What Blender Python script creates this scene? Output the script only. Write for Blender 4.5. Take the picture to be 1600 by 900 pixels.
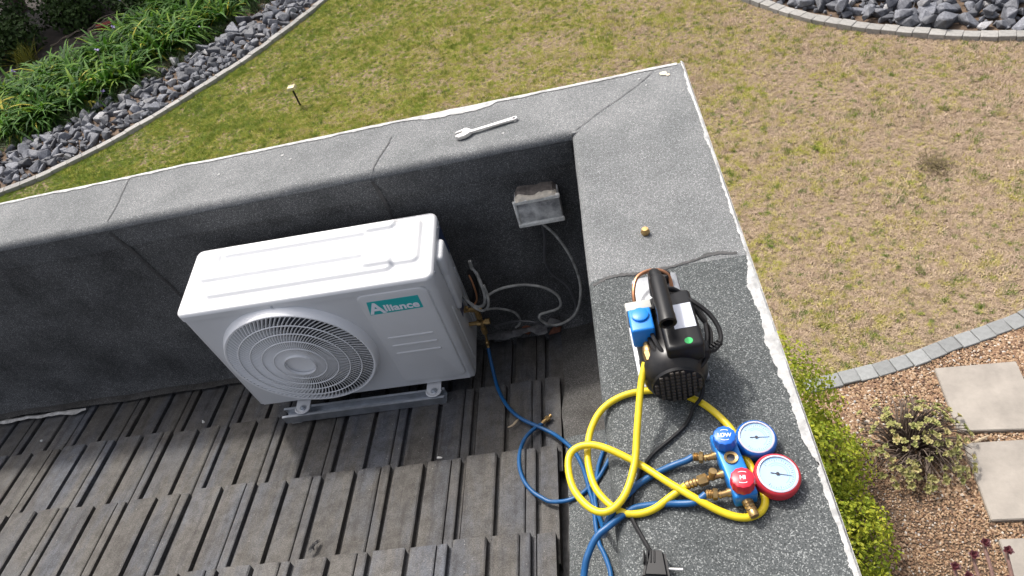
import bpy, bmesh, math, random
import numpy as np
from mathutils import Vector, Matrix, Euler, noise as mnoise

for o in list(bpy.data.objects): bpy.data.objects.remove(o)
S = bpy.context.scene
COL = S.collection
rad = math.radians

# ------------------------------------------------------------------ camera
PITCH, YAW, ROLL = 0.7636, -0.2198, -0.3166
CAM = Vector((0.0964, -1.9181, 1.2618))
fwd = Vector((math.sin(YAW)*math.cos(PITCH), math.cos(YAW)*math.cos(PITCH), -math.sin(PITCH)))
r0 = Vector((math.cos(YAW), -math.sin(YAW), 0)); u0 = r0.cross(fwd)
rt = math.cos(ROLL)*r0 + math.sin(ROLL)*u0
up = -math.sin(ROLL)*r0 + math.cos(ROLL)*u0
cd = bpy.data.cameras.new('camera'); cam = bpy.data.objects.new('camera', cd); COL.objects.link(cam)
cam.matrix_world = Matrix(((rt.x, up.x, -fwd.x, CAM.x), (rt.y, up.y, -fwd.y, CAM.y), (rt.z, up.z, -fwd.z, CAM.z), (0, 0, 0, 1)))
cd.sensor_width = 36.0; cd.lens = 1130.57/1600*36; cd.clip_start = 0.02; cd.clip_end = 500
S.camera = cam

# ------------------------------------------------------------------ light
SUNV = Vector((-0.40, 0.50, 1.0)).normalized()          # towards the sun
w = bpy.data.worlds.new('World'); S.world = w; w.use_nodes = True
nt = w.node_tree; nt.nodes.clear()
sky = nt.nodes.new('ShaderNodeTexSky'); sky.sky_type = 'NISHITA'; sky.sun_disc = False
sky.sun_elevation = math.asin(SUNV.z); sky.sun_rotation = math.atan2(SUNV.x, SUNV.y)
sky.air_density = 0.7; sky.dust_density = 6.0; sky.ozone_density = 0.6
bg = nt.nodes.new('ShaderNodeBackground'); bg.inputs[1].default_value = 0.15
ow = nt.nodes.new('ShaderNodeOutputWorld')
hz = nt.nodes.new('ShaderNodeHueSaturation'); hz.inputs['Saturation'].default_value = 0.5     # milky, hazy sky
nt.links.new(sky.outputs[0], hz.inputs['Color']); nt.links.new(hz.outputs[0], bg.inputs[0]); nt.links.new(bg.outputs[0], ow.inputs[0])
sd = bpy.data.lights.new('sun', 'SUN'); sd.energy = 2.0; sd.angle = rad(4.0); sd.color = (1.0, 0.955, 0.89)
so = bpy.data.objects.new('sun', sd); COL.objects.link(so)
so.rotation_euler = SUNV.to_track_quat('Z', 'Y').to_euler(); so.location = SUNV*20
vs = S.view_settings; vs.view_transform = 'Standard'; vs.look = 'None'; vs.exposure = 0.92; vs.gamma = 1.0; vs.use_curve_mapping = False
S.render.resolution_x = 1024; S.render.resolution_y = 576

rng = random.Random(7)
nrg = np.random.default_rng(11)

# ------------------------------------------------------------------ materials
def nodes(m):
    m.use_nodes = True
    return m.node_tree
def mat(name, col, rough=0.6, metal=0.0, spec=None, var=0.0, vscale=20.0, col2=None, bump=0.0, bscale=60.0, rnd=0.0, coord='Object', detail=4.0, coat=0.0):
    """Principled material whose colour wanders between col and col2 with noise"""
    m = bpy.data.materials.new(name); t = nodes(m); b = t.nodes['Principled BSDF']; L = t.links
    b.inputs['Roughness'].default_value = rough; b.inputs['Metallic'].default_value = metal
    if spec is not None: b.inputs['Specular IOR Level'].default_value = spec
    if coat: b.inputs['Coat Weight'].default_value = coat
    tc = t.nodes.new('ShaderNodeTexCoord')
    b.inputs['Base Color'].default_value = (*col, 1)
    c2 = col2 if col2 else tuple(max(0, c*(1-var)) for c in col)
    src = None
    if var or col2:
        n = t.nodes.new('ShaderNodeTexNoise'); n.inputs['Scale'].default_value = vscale; n.inputs['Detail'].default_value = detail
        n.inputs['Roughness'].default_value = 0.65
        L.new(tc.outputs[coord], n.inputs['Vector'])
        r = t.nodes.new('ShaderNodeMapRange'); r.inputs[1].default_value = 0.35; r.inputs[2].default_value = 0.65
        L.new(n.outputs[0], r.inputs[0])
        x = t.nodes.new('ShaderNodeMix'); x.data_type = 'RGBA'
        x.inputs[6].default_value = (*col, 1); x.inputs[7].default_value = (*c2, 1)
        L.new(r.outputs[0], x.inputs[0]); src = x.outputs[2]
    if rnd:
        oi = t.nodes.new('ShaderNodeObjectInfo')
        h = t.nodes.new('ShaderNodeHueSaturation')
        mr = t.nodes.new('ShaderNodeMapRange'); mr.inputs[3].default_value = 1-rnd; mr.inputs[4].default_value = 1+rnd
        L.new(oi.outputs['Random'], mr.inputs[0]); L.new(mr.outputs[0], h.inputs['Value'])
        if src: L.new(src, h.inputs['Color'])
        else: h.inputs['Color'].default_value = (*col, 1)
        src = h.outputs[0]
    if src: L.new(src, b.inputs['Base Color'])
    if bump:
        n2 = t.nodes.new('ShaderNodeTexNoise'); n2.inputs['Scale'].default_value = bscale; n2.inputs['Detail'].default_value = 5
        L.new(tc.outputs[coord], n2.inputs['Vector'])
        bp = t.nodes.new('ShaderNodeBump'); bp.inputs['Strength'].default_value = bump; bp.inputs['Distance'].default_value = 0.005
        L.new(n2.outputs[0], bp.inputs['Height']); L.new(bp.outputs[0], b.inputs['Normal'])
    return m

def ramp(t, stops):
    r = t.nodes.new('ShaderNodeValToRGB'); e = r.color_ramp.elements
    while len(e) > 1: e.remove(e[-1])
    e[0].position = stops[0][0]; e[0].color = (*stops[0][1], 1)
    for p, c in stops[1:]:
        k = e.new(p); k.color = (*c, 1)
    return r
def mixrgb(t, fac, a, b, mode='MIX'):
    x = t.nodes.new('ShaderNodeMix'); x.data_type = 'RGBA'; x.blend_type = mode
    for s, v in ((0, fac), (6, a), (7, b)):
        if isinstance(v, (int, float)): x.inputs[s].default_value = v
        elif isinstance(v, tuple): x.inputs[s].default_value = (*v, 1)
        else: t.links.new(v, x.inputs[s])
    return x.outputs[2]
def noise(t, vec, scale, detail=4, rough=0.6, lo=None, hi=None):
    n = t.nodes.new('ShaderNodeTexNoise'); n.inputs['Scale'].default_value = scale; n.inputs['Detail'].default_value = detail; n.inputs['Roughness'].default_value = rough
    t.links.new(vec, n.inputs['Vector'])
    if lo is None: return n.outputs[0]
    r = t.nodes.new('ShaderNodeMapRange'); r.inputs[1].default_value = lo; r.inputs[2].default_value = hi
    t.links.new(n.outputs[0], r.inputs[0]); return r.outputs[0]

def felt(name, dark, mid, light, stain, stain_amt=0.5, gscale=560):
    """mineral felt: granules of three greys, wandering weather stains"""
    m = bpy.data.materials.new(name); t = nodes(m); b = t.nodes['Principled BSDF']; L = t.links
    b.inputs['Roughness'].default_value = 0.85; b.inputs['Specular IOR Level'].default_value = 0.25
    g = t.nodes.new('ShaderNodeNewGeometry'); P = g.outputs['Position']
    v = t.nodes.new('ShaderNodeTexVoronoi'); v.inputs['Scale'].default_value = gscale; L.new(P, v.inputs['Vector'])
    sp = t.nodes.new('ShaderNodeSeparateColor'); L.new(v.outputs['Color'], sp.inputs[0])
    r = ramp(t, [(0.0, dark), (0.35, mid), (0.75, mid), (0.93, light), (1.0, tuple(min(.85, c*1.5) for c in light))])
    L.new(sp.outputs[0], r.inputs[0])
    n1 = noise(t, P, 4.5, 6, 0.65, 0.38, 0.68)
    n2 = noise(t, P, 90, 3, 0.6, 0.3, 0.7)
    c = mixrgb(t, n2, r.outputs[0], mixrgb(t, 0.35, r.outputs[0], mid), 'MIX')
    mm = t.nodes.new('ShaderNodeMath'); mm.operation = 'MULTIPLY'; mm.inputs[1].default_value = stain_amt; L.new(n1, mm.inputs[0])
    c = mixrgb(t, mm.outputs[0], c, mixrgb(t, 1.0, c, stain, 'MULTIPLY'))
    n3 = noise(t, P, 1.3, 3, 0.5, 0.3, 0.7)
    m3 = t.nodes.new('ShaderNodeMath'); m3.operation = 'MULTIPLY'; m3.inputs[1].default_value = 0.65; L.new(n3, m3.inputs[0])
    c = mixrgb(t, m3.outputs[0], c, mixrgb(t, 1.0, c, (0.66, 0.67, 0.68), 'MULTIPLY'))
    L.new(c, b.inputs['Base Color'])
    bp = t.nodes.new('ShaderNodeBump'); bp.inputs['Strength'].default_value = 0.55; bp.inputs['Distance'].default_value = 0.002
    L.new(sp.outputs[1], bp.inputs['Height']); L.new(bp.outputs[0], b.inputs['Normal'])
    return m

M = {}
M['felt'] = felt('mineral_felt', (0.078, 0.080, 0.080), (0.182, 0.186, 0.187), (0.36, 0.365, 0.365), (0.62, 0.64, 0.64), 0.75, 620)
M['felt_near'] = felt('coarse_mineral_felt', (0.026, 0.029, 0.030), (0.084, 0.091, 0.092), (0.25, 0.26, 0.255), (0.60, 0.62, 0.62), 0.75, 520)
M['felt_dark'] = felt('dark_bitumen_felt', (0.032, 0.033, 0.033), (0.102, 0.103, 0.103), (0.28, 0.28, 0.28), (0.36, 0.36, 0.36), 0.85)
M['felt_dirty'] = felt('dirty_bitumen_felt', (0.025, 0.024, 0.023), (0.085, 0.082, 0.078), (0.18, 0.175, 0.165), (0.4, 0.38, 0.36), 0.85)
M['bitumen'] = mat('bitumen', (0.055, 0.054, 0.054), 0.7, var=0.5, vscale=60, bump=0.4, bscale=120)
M['paint_edge'] = mat('white_masonry_paint', (0.46, 0.46, 0.45), 0.85, var=0.4, vscale=30, bump=0.5, bscale=140)
M['plaster'] = mat('white_plaster', (0.74, 0.73, 0.70), 0.85, var=0.12, vscale=6, bump=0.4, bscale=80)

# concrete roof tile
def tile_mat():
    m = bpy.data.materials.new('concrete_roof_tile'); t = nodes(m); b = t.nodes['Principled BSDF']; L = t.links
    b.inputs['Roughness'].default_value = 0.75; b.inputs['Specular IOR Level'].default_value = 0.35
    g = t.nodes.new('ShaderNodeNewGeometry'); P = g.outputs['Position']
    oi = t.nodes.new('ShaderNodeObjectInfo')
    mp = t.nodes.new('ShaderNodeMapping'); mp.inputs['Scale'].default_value = (9, 2.2, 2.2); L.new(P, mp.inputs[0])
    a = noise(t, mp.outputs[0], 1.0, 5, 0.6, 0.40, 0.62)
    ad = t.nodes.new('ShaderNodeMath'); ad.operation = 'MULTIPLY_ADD'; L.new(oi.outputs['Random'], ad.inputs[0]); ad.inputs[1].default_value = 0.5; ad.inputs[2].default_value = -0.25
    ad2 = t.nodes.new('ShaderNodeMath'); ad2.operation = 'ADD'; ad2.use_clamp = True; L.new(a, ad2.inputs[0]); L.new(ad.outputs[0], ad2.inputs[1])
    c = mixrgb(t, ad2.outputs[0], (0.092, 0.087, 0.080), (0.074, 0.080, 0.094))
    s1 = noise(t, P, 26, 5, 0.7, 0.42, 0.66)
    c = mixrgb(t, s1, c, mixrgb(t, 1.0, c, (0.62, 0.60, 0.58), 'MULTIPLY'))
    # lichen and exposed sand
    li = noise(t, P, 14, 6, 0.75, 0.58, 0.74)
    c = mixrgb(t, li, c, (0.112, 0.104, 0.092))
    fn = noise(t, P, 330, 3, 0.7, 0.36, 0.62)
    c = mixrgb(t, fn, mixrgb(t, 1.0, c, (0.58, 0.58, 0.58), 'MULTIPLY'), mixrgb(t, 1.0, c, (1.32, 1.30, 1.27), 'MULTIPLY'))
    v = t.nodes.new('ShaderNodeTexVoronoi'); v.inputs['Scale'].default_value = 60; L.new(P, v.inputs['Vector'])
    lt = t.nodes.new('ShaderNodeMath'); lt.operation = 'LESS_THAN'; lt.inputs[1].default_value = 0.10; L.new(v.outputs['Distance'], lt.inputs[0])
    ms = t.nodes.new('ShaderNodeMath'); ms.operation = 'MULTIPLY'; L.new(lt.outputs[0], ms.inputs[0]); L.new(noise(t, P, 7, 2, 0.5, 0.5, 0.62), ms.inputs[1])
    c = mixrgb(t, ms.outputs[0], c, (0.22, 0.215, 0.205))
    dk = noise(t, P, 3.1, 4, 0.6, 0.52, 0.75)
    dm = t.nodes.new('ShaderNodeMath'); dm.operation = 'MULTIPLY'; dm.inputs[1].default_value = 0.6; L.new(dk, dm.inputs[0])
    c = mixrgb(t, dm.outputs[0], c, mixrgb(t, 1.0, c, (0.45, 0.42, 0.40), 'MULTIPLY'))
    mp2 = t.nodes.new('ShaderNodeMapping'); mp2.inputs['Scale'].default_value = (38, 3.0, 3.0); L.new(P, mp2.inputs[0])
    c = mixrgb(t, noise(t, mp2.outputs[0], 1.0, 4, 0.65, 0.52, 0.72), c, mixrgb(t, 1.0, c, (0.62, 0.60, 0.60), 'MULTIPLY'))
    hv = t.nodes.new('ShaderNodeHueSaturation'); hm = t.nodes.new('ShaderNodeMapRange'); hm.inputs[3].default_value = 0.78; hm.inputs[4].default_value = 1.18; L.new(oi.outputs['Random'], hm.inputs[0]); L.new(hm.outputs[0], hv.inputs['Value']); L.new(c, hv.inputs['Color']); c = hv.outputs[0]
    L.new(c, b.inputs['Base Color'])
    bp = t.nodes.new('ShaderNodeBump'); bp.inputs['Strength'].default_value = 0.45; bp.inputs['Distance'].default_value = 0.003
    L.new(noise(t, P, 180, 4, 0.7), bp.inputs['Height']); L.new(bp.outputs[0], b.inputs['Normal'])
    return m
M['tile'] = tile_mat()
M['ac_white'] = mat('white_powder_coat', (0.61, 0.615, 0.622), 0.42, var=0.06, vscale=3)
M['ac_grille'] = mat('light_grey_plastic', (0.74, 0.745, 0.755), 0.45)
M['dark_inside'] = mat('dark_interior', (0.02, 0.022, 0.03), 0.7)
M['fan_plastic'] = mat('grey_fan_plastic', (0.10, 0.105, 0.12), 0.5)
M['teal'] = mat('teal_print', (0.012, 0.40, 0.40), 0.35)
M['white_print'] = mat('white_print', (0.80, 0.80, 0.86), 0.4)
M['label_blue'] = mat('dark_blue_label', (0.045, 0.065, 0.14), 0.35, var=0.3, vscale=40)
M['steel'] = mat('zinc_plated_steel', (0.52, 0.55, 0.59), 0.40, 0.8, var=0.25, vscale=25)
M['chrome'] = mat('satin_chrome_steel', (0.72, 0.71, 0.69), 0.33, 0.75, var=0.15, vscale=30)
M['brass'] = mat('brass', (0.52, 0.35, 0.15), 0.36, 0.85, var=0.35, vscale=90)
M['copper'] = mat('copper', (0.50, 0.24, 0.13), 0.4, 0.85, var=0.3, vscale=60)
M['alu'] = mat('cast_aluminium', (0.30, 0.31, 0.325), 0.5, 0.6, var=0.2, vscale=50, bump=0.2, bscale=300)
M['black'] = mat('black_plastic', (0.009, 0.009, 0.010), 0.42, spec=0.3, var=0.4, vscale=25)
M['black_metal'] = mat('black_painted_metal', (0.007, 0.007, 0.008), 0.33, spec=0.32, col2=(0.022, 0.020, 0.018), vscale=22)
M['rubber'] = mat('black_rubber', (0.009, 0.009, 0.010), 0.55, spec=0.3)
M['yellow'] = mat('yellow_rubber_hose', (0.66, 0.50, 0.010), 0.42, var=0.12, vscale=30)
M['blue_hose'] = mat('blue_rubber_hose', (0.004, 0.075, 0.215), 0.42, var=0.2, vscale=30)
M['blue'] = mat('blue_anodised', (0.006, 0.17, 0.52), 0.35, 0.15, var=0.1, vscale=40)
M['blue_plastic'] = mat('blue_plastic', (0.005, 0.105, 0.46), 0.4)
M['blue_block'] = mat('bright_blue_plastic', (0.008, 0.18, 0.58), 0.4)
M['blue_dark'] = mat('blue_gauge_rubber', (0.006, 0.105, 0.40), 0.42)
M['red'] = mat('red_plastic', (0.48, 0.010, 0.030), 0.36)
M['red_gauge'] = mat('red_gauge_rubber', (0.46, 0.022, 0.035), 0.42)
M['dial'] = mat('dial_face', (0.33, 0.45, 0.60), 0.4)
M['bezel'] = mat('clear_bezel', (0.50, 0.48, 0.56), 0.25)
M['ink'] = mat('black_ink', (0.03, 0.03, 0.04), 0.5)
M['ink_blue'] = mat('pale_blue_ink', (0.20, 0.42, 0.72), 0.5)
M['green_dot'] = mat('green_sticker', (0.01, 0.42, 0.09), 0.4)
M['paper'] = mat('white_label', (0.50, 0.52, 0.58), 0.5)
M['grey_cable'] = mat('grey_cable_sheath', (0.36, 0.36, 0.34), 0.5, var=0.6, vscale=30)
M['dark_cable'] = mat('dark_cable_sheath', (0.065, 0.066, 0.070), 0.35)
M['mortar'] = mat('brown_mortar', (0.15, 0.128, 0.112), 0.9, var=0.5, vscale=45, bump=0.9, bscale=90)
M['foam'] = mat('cream_sealant', (0.55, 0.50, 0.42), 0.8, var=0.3, vscale=60, bump=0.6, bscale=120)
M['box_grey'] = mat('dirty_grey_box', (0.62, 0.62, 0.60), 0.65, col2=(0.17, 0.17, 0.175), vscale=22, detail=7)
M['box_rim'] = mat('pale_box_rim', (0.74, 0.74, 0.70), 0.6, var=0.35, vscale=60)
M['terracotta'] = mat('broken_terracotta', (0.22, 0.085, 0.05), 0.85, var=0.45, vscale=50, bump=0.6, bscale=100)
M['lead'] = mat('torn_flashing', (0.22, 0.22, 0.22), 0.6, col2=(0.08, 0.08, 0.085), vscale=30, bump=0.5, bscale=60)
M['white_scrap'] = mat('pale_flashing', (0.55, 0.54, 0.51), 0.55, var=0.5, vscale=40)
M['slab'] = mat('buff_stone_slab', (0.29, 0.262, 0.228), 0.8, var=0.28, vscale=5, bump=0.25, bscale=60, coord='Object', detail=8)
M['paver'] = mat('grey_concrete_paver', (0.215, 0.222, 0.22), 0.85, var=0.2, vscale=30, bump=0.4, bscale=120, rnd=0.14)
M['kerb_brick'] = mat('weathered_kerb_brick', (0.27, 0.262, 0.245), 0.85, var=0.25, vscale=25, bump=0.4, bscale=90, rnd=0.14)
M['rock'] = mat('blue_grey_slate', (0.135, 0.140, 0.158), 0.7, col2=(0.058, 0.061, 0.072), vscale=9, bump=0.5, bscale=40, rnd=0.45, detail=6)
M['rock_pale'] = mat('pale_slate', (0.27, 0.27, 0.285), 0.7, col2=(0.17, 0.165, 0.16), vscale=7, bump=0.5, bscale=40, rnd=0.25, detail=6)
M['litter_shade'] = mat('shade_darkened_litter', (0.011, 0.009, 0.007), 0.95, col2=(0.034, 0.024, 0.017), vscale=9, bump=0.9, bscale=30, detail=8)  # litter colour darkened to near black to carry the trees' shade
M['soil'] = mat('dry_soil', (0.135, 0.090, 0.058), 0.95, col2=(0.065, 0.044, 0.031), vscale=8, bump=0.8, bscale=40, coord='Object', detail=8)
M['gold_light'] = mat('pale_lamp_cap', (0.42, 0.38, 0.22), 0.4, 0.2)

def ground_mat():
    m = bpy.data.materials.new('lawn_soil'); t = nodes(m); b = t.nodes['Principled BSDF']; L = t.links
    b.inputs['Roughness'].default_value = 0.95; b.inputs['Specular IOR Level'].default_value = 0.1
    g = t.nodes.new('ShaderNodeNewGeometry'); P = g.outputs['Position']
    c = mixrgb(t, noise(t, P, 3.0, 6, 0.65, 0.35, 0.65), (0.31, 0.235, 0.165), (0.215, 0.16, 0.108))
    c = mixrgb(t, noise(t, P, 45, 4, 0.7, 0.35, 0.68), c, (0.12, 0.09, 0.055))
    L.new(c, b.inputs['Base Color'])
    bp = t.nodes.new('ShaderNodeBump'); bp.inputs['Strength'].default_value = 0.8; bp.inputs['Distance'].default_value = 0.02
    L.new(noise(t, P, 35, 5, 0.7), bp.inputs['Height']); L.new(bp.outputs[0], b.inputs['Normal'])
    return m
M['lawn'] = ground_mat()

def grass_mat():
    m = bpy.data.materials.new('grass_blades'); t = nodes(m); b = t.nodes['Principled BSDF']; L = t.links
    b.inputs['Roughness'].default_value = 0.6; b.inputs['Specular IOR Level'].default_value = 0.2
    g = t.nodes.new('ShaderNodeNewGeometry'); P = g.outputs['Position']
    oi = t.nodes.new('ShaderNodeObjectInfo')
    # greener towards the far left of the garden, dry towards the house corner path
    sx = t.nodes.new('ShaderNodeSeparateXYZ'); L.new(P, sx.inputs[0])
    k = t.nodes.new('ShaderNodeMath'); k.operation = 'MULTIPLY_ADD'; k.inputs[1].default_value = -0.052; k.inputs[2].default_value = 0.03; L.new(sx.outputs[0], k.inputs[0])
    k2 = t.nodes.new('ShaderNodeMath'); k2.operation = 'MULTIPLY_ADD'; k2.inputs[1].default_value = 0.015; L.new(sx.outputs[1], k2.inputs[0]); L.new(k.outputs[0], k2.inputs[2])
    n1 = noise(t, P, 2.3, 5, 0.75)
    n2 = noise(t, P, 13.0, 4, 0.75)
    s = t.nodes.new('ShaderNodeMath'); s.operation = 'ADD'; L.new(n1, s.inputs[0]); L.new(k2.outputs[0], s.inputs[1])
    s2 = t.nodes.new('ShaderNodeMath'); s2.operation = 'MULTIPLY_ADD'; s2.inputs[1].default_value = 1.2; L.new(n2, s2.inputs[0]); L.new(s.outputs[0], s2.inputs[2])
    s3 = t.nodes.new('ShaderNodeMath'); s3.operation = 'MULTIPLY_ADD'; s3.inputs[1].default_value = 0.34; L.new(oi.outputs['Random'], s3.inputs[0]); L.new(s2.outputs[0], s3.inputs[2])
    mr = t.nodes.new('ShaderNodeMapRange'); mr.inputs[1].default_value = 1.035; mr.inputs[2].default_value = 1.785; L.new(s3.outputs[0], mr.inputs[0])
    r = ramp(t, [(0.0, (0.45, 0.345, 0.255)), (0.30, (0.46, 0.36, 0.25)), (0.50, (0.43, 0.37, 0.135)), (0.68, (0.36, 0.36, 0.060)), (0.86, (0.25, 0.30, 0.040)), (1.0, (0.16, 0.225, 0.028))])
    L.new(mr.outputs[0], r.inputs[0]); L.new(r.outputs[0], b.inputs['Base Color'])
    return m
M['grass'] = grass_mat()

def leaf_mat(name, stops, rough=0.45, trans=0.0, scale=6):
    m = bpy.data.materials.new(name); t = nodes(m); b = t.nodes['Principled BSDF']; L = t.links
    b.inputs['Roughness'].default_value = rough; b.inputs['Specular IOR Level'].default_value = 0.16
    at = t.nodes.new('ShaderNodeAttribute'); at.attribute_name = 'tint'
    r = ramp(t, stops); L.new(at.outputs['Fac'], r.inputs[0]); L.new(r.outputs[0], b.inputs['Base Color'])
    if trans:
        tr = t.nodes.new('ShaderNodeBsdfTranslucent'); L.new(r.outputs[0], tr.inputs[0])
        mx = t.nodes.new('ShaderNodeMixShader'); mx.inputs[0].default_value = trans
        L.new(b.outputs[0], mx.inputs[1]); L.new(tr.outputs[0], mx.inputs[2]); L.new(mx.outputs[0], t.nodes['Material Output'].inputs[0])
    return m
M['agap'] = leaf_mat('strap_leaf', [(0, (0.018, 0.062, 0.007)), (0.45, (0.042, 0.120, 0.010)), (0.85, (0.088, 0.185, 0.016)), (0.95, (0.17, 0.24, 0.025)), (1, (0.40, 0.33, 0.045))], 0.6, 0.3)
M['mondo'] = leaf_mat('dark_grass_leaf', [(0, (0.018, 0.040, 0.012)), (0.6, (0.035, 0.070, 0.020)), (1, (0.075, 0.105, 0.035))], 0.5, 0.15)
M['gold_leaf'] = leaf_mat('golden_green_leaf', [(0, (0.065, 0.115, 0.012)), (0.4, (0.17, 0.225, 0.020)), (0.75, (0.35, 0.37, 0.035)), (1, (0.54, 0.50, 0.06))], 0.5, 0.3)
M['succ_leaf'] = leaf_mat('pale_succulent_leaf', [(0, (0.16, 0.185, 0.06)), (0.5, (0.30, 0.29, 0.11)), (0.85, (0.42, 0.37, 0.17)), (1, (0.44, 0.30, 0.16))], 0.5, 0.1)
M['dry_stem'] = mat('dry_brown_stem', (0.125, 0.092, 0.070), 0.8, var=0.4, vscale=30)
M['tree_leaf'] = leaf_mat('dark_tree_leaf', [(0, (0.018, 0.035, 0.010)), (1, (0.05, 0.085, 0.02))], 0.5, 0.1)
M['olive_leaf'] = leaf_mat('olive_yellow_leaf', [(0, (0.08, 0.10, 0.015)), (1, (0.24, 0.22, 0.03))], 0.5, 0.2)
M['bark'] = mat('brown_bark', (0.085, 0.060, 0.042), 0.9, var=0.5, vscale=14, bump=0.8, bscale=40)
M['root'] = mat('pale_dry_branch', (0.20, 0.155, 0.115), 0.85, var=0.4, vscale=20)
M['aeon_stem'] = mat('pinkish_succulent_stem', (0.25, 0.15, 0.125), 0.65, var=0.3, vscale=40)
M['aeon_head'] = mat('burgundy_rosette', (0.075, 0.014, 0.020), 0.45, var=0.3, vscale=60)
M['lilac'] = mat('lilac_petal', (0.42, 0.35, 0.62), 0.6)
M['red_brick'] = mat('red_clay_brick', (0.27, 0.045, 0.028), 0.8, var=0.4, vscale=25)
M['dead_leaf'] = mat('curled_dry_leaf', (0.42, 0.33, 0.22), 0.7, var=0.3, vscale=80)
M['dead_grass'] = mat('dark_dead_grass', (0.085, 0.060, 0.035), 0.9, col2=(0.15, 0.12, 0.05), vscale=30)

def pebble_mat():
    m = bpy.data.materials.new('river_pebble'); t = nodes(m); b = t.nodes['Principled BSDF']; L = t.links
    b.inputs['Roughness'].default_value = 0.75
    oi = t.nodes.new('ShaderNodeObjectInfo')
    r = ramp(t, [(0.0, (0.08, 0.042, 0.026)), (0.3, (0.175, 0.098, 0.052)), (0.6, (0.235, 0.145, 0.080)), (0.8, (0.29, 0.195, 0.115)), (0.93, (0.34, 0.25, 0.17)), (0.985, (0.42, 0.39, 0.35)), (1, (0.2, 0.2, 0.2))])
    L.new(oi.outputs['Random'], r.inputs[0]); L.new(r.outputs[0], b.inputs['Base Color'])
    return m
M['pebble'] = pebble_mat()

# ------------------------------------------------------------------ builders
class MB:
    def __init__(s): s.v = []; s.f = []; s.t = []
    def add(s, v, f, M4=None, tint=None):
        o = len(s.v)
        if M4 is not None: v = [tuple(M4 @ Vector(p)) for p in v]
        s.v += [tuple(p) for p in v]; s.f += [tuple(i+o for i in q) for q in f]
        if tint is not None: s.t += [tint]*len(f)
        return s
    def box(s, a, b, M4=None):
        x0, y0, z0 = a; x1, y1, z1 = b
        v = [(x0,y0,z0),(x1,y0,z0),(x1,y1,z0),(x0,y1,z0),(x0,y0,z1),(x1,y0,z1),(x1,y1,z1),(x0,y1,z1)]
        return s.add(v, [(0,3,2,1),(4,5,6,7),(0,1,5,4),(1,2,6,5),(2,3,7,6),(3,0,4,7)], M4)
    def bbox(s, a, b, r, M4=None, seg=2):
        bm = bmesh.new(); bmesh.ops.create_cube(bm, size=1)
        for q in bm.verts: q.co = Vector([(a[i]+b[i])/2 + q.co[i]*(b[i]-a[i]) for i in range(3)])
        bmesh.ops.bevel(bm, geom=bm.edges[:], offset=r, segments=seg, affect='EDGES', profile=0.5)
        bm.verts.index_update()
        v = [tuple(q.co) for q in bm.verts]; f = [tuple(q.index for q in p.verts) for p in bm.faces]; bm.free()
        return s.add(v, f, M4)
    def tube(s, pts, r, seg=10, caps=True, M4=None):
        P = [Vector(p) for p in pts]; n = len(P); R = r if hasattr(r, '__len__') else [r]*n
        T = [(P[min(i+1, n-1)]-P[max(i-1, 0)]).normalized() for i in range(n)]
        ref = Vector((0, 0, 1)) if abs(T[0].z) < .9 else Vector((1, 0, 0))
        N = (ref - T[0]*ref.dot(T[0])).normalized(); v = []
        for i in range(n):
            N = (N - T[i]*N.dot(T[i])).normalized(); B = T[i].cross(N)
            for k in range(seg):
                a = 2*math.pi*k/seg; v.append(tuple(P[i] + (N*math.cos(a)+B*math.sin(a))*R[i]))
        f = [(i*seg+k, i*seg+(k+1) % seg, (i+1)*seg+(k+1) % seg, (i+1)*seg+k) for i in range(n-1) for k in range(seg)]
        if caps: f += [tuple(range(seg-1, -1, -1)), tuple((n-1)*seg+k for k in range(seg))]
        return s.add(v, f, M4)
    def lathe(s, prof, M4=None, seg=32, cap=True):
        """profile of (radius, height) about local z"""
        v = [(r*math.cos(2*math.pi*k/seg), r*math.sin(2*math.pi*k/seg), z) for r, z in prof for k in range(seg)]
        n = len(prof)
        f = [(i*seg+k, i*seg+(k+1) % seg, (i+1)*seg+(k+1) % seg, (i+1)*seg+k) for i in range(n-1) for k in range(seg)]
        if cap: f += [tuple(range(seg-1, -1, -1)), tuple((n-1)*seg+k for k in range(seg))]
        return s.add(v, f, M4)
    def prism(s, poly, z0, z1, M4=None):
        n = len(poly); v = [(x, y, z0) for x, y in poly]+[(x, y, z1) for x, y in poly]
        f = [tuple(range(n-1, -1, -1)), tuple(range(n, 2*n))]+[(i, (i+1) % n, n+(i+1) % n, n+i) for i in range(n)]
        return s.add(v, f, M4)
    def build(s, name, m, parent=None, smooth=False, local=False, ang=40):
        me = bpy.data.meshes.new(name); me.from_pydata(s.v, [], s.f); 
        if s.t and len(s.t) == len(s.f):
            at = me.attributes.new('tint', 'FLOAT', 'FACE'); at.data.foreach_set('value', s.t)
        return link(name, me, m, parent, smooth, local, ang)

def link(name, me, m, parent=None, smooth=False, local=False, ang=40):
    if parent is not None and not local: me.transform(world_of(parent).inverted())
    me.update()
    for mm in (m if isinstance(m, (list, tuple)) else [m]): me.materials.append(M[mm] if isinstance(mm, str) else mm)
    if smooth:
        me.polygons.foreach_set('use_smooth', [True]*len(me.polygons)); me.set_sharp_from_angle(angle=rad(ang))
    o = bpy.data.objects.new(name, me); COL.objects.link(o)
    if parent is not None: o.parent = parent
    return o
def world_of(o):
    m = Matrix.LocRotScale(o.location, o.rotation_euler, o.scale)
    return world_of(o.parent) @ m if o.parent else m
def thing(name, label, cat, loc=(0, 0, 0), rot=(0, 0, 0), group=None):
    o = bpy.data.objects.new(name, None); COL.objects.link(o); o.empty_display_size = 0.1
    o.location = loc; o.rotation_euler = rot
    return tag(o, label, cat, group)
def tag(o, label=None, cat=None, group=None, kind=None):
    if label: o['label'] = label
    if cat: o['category'] = cat
    if group: o['group'] = group
    if kind: o['kind'] = kind
    return o
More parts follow.
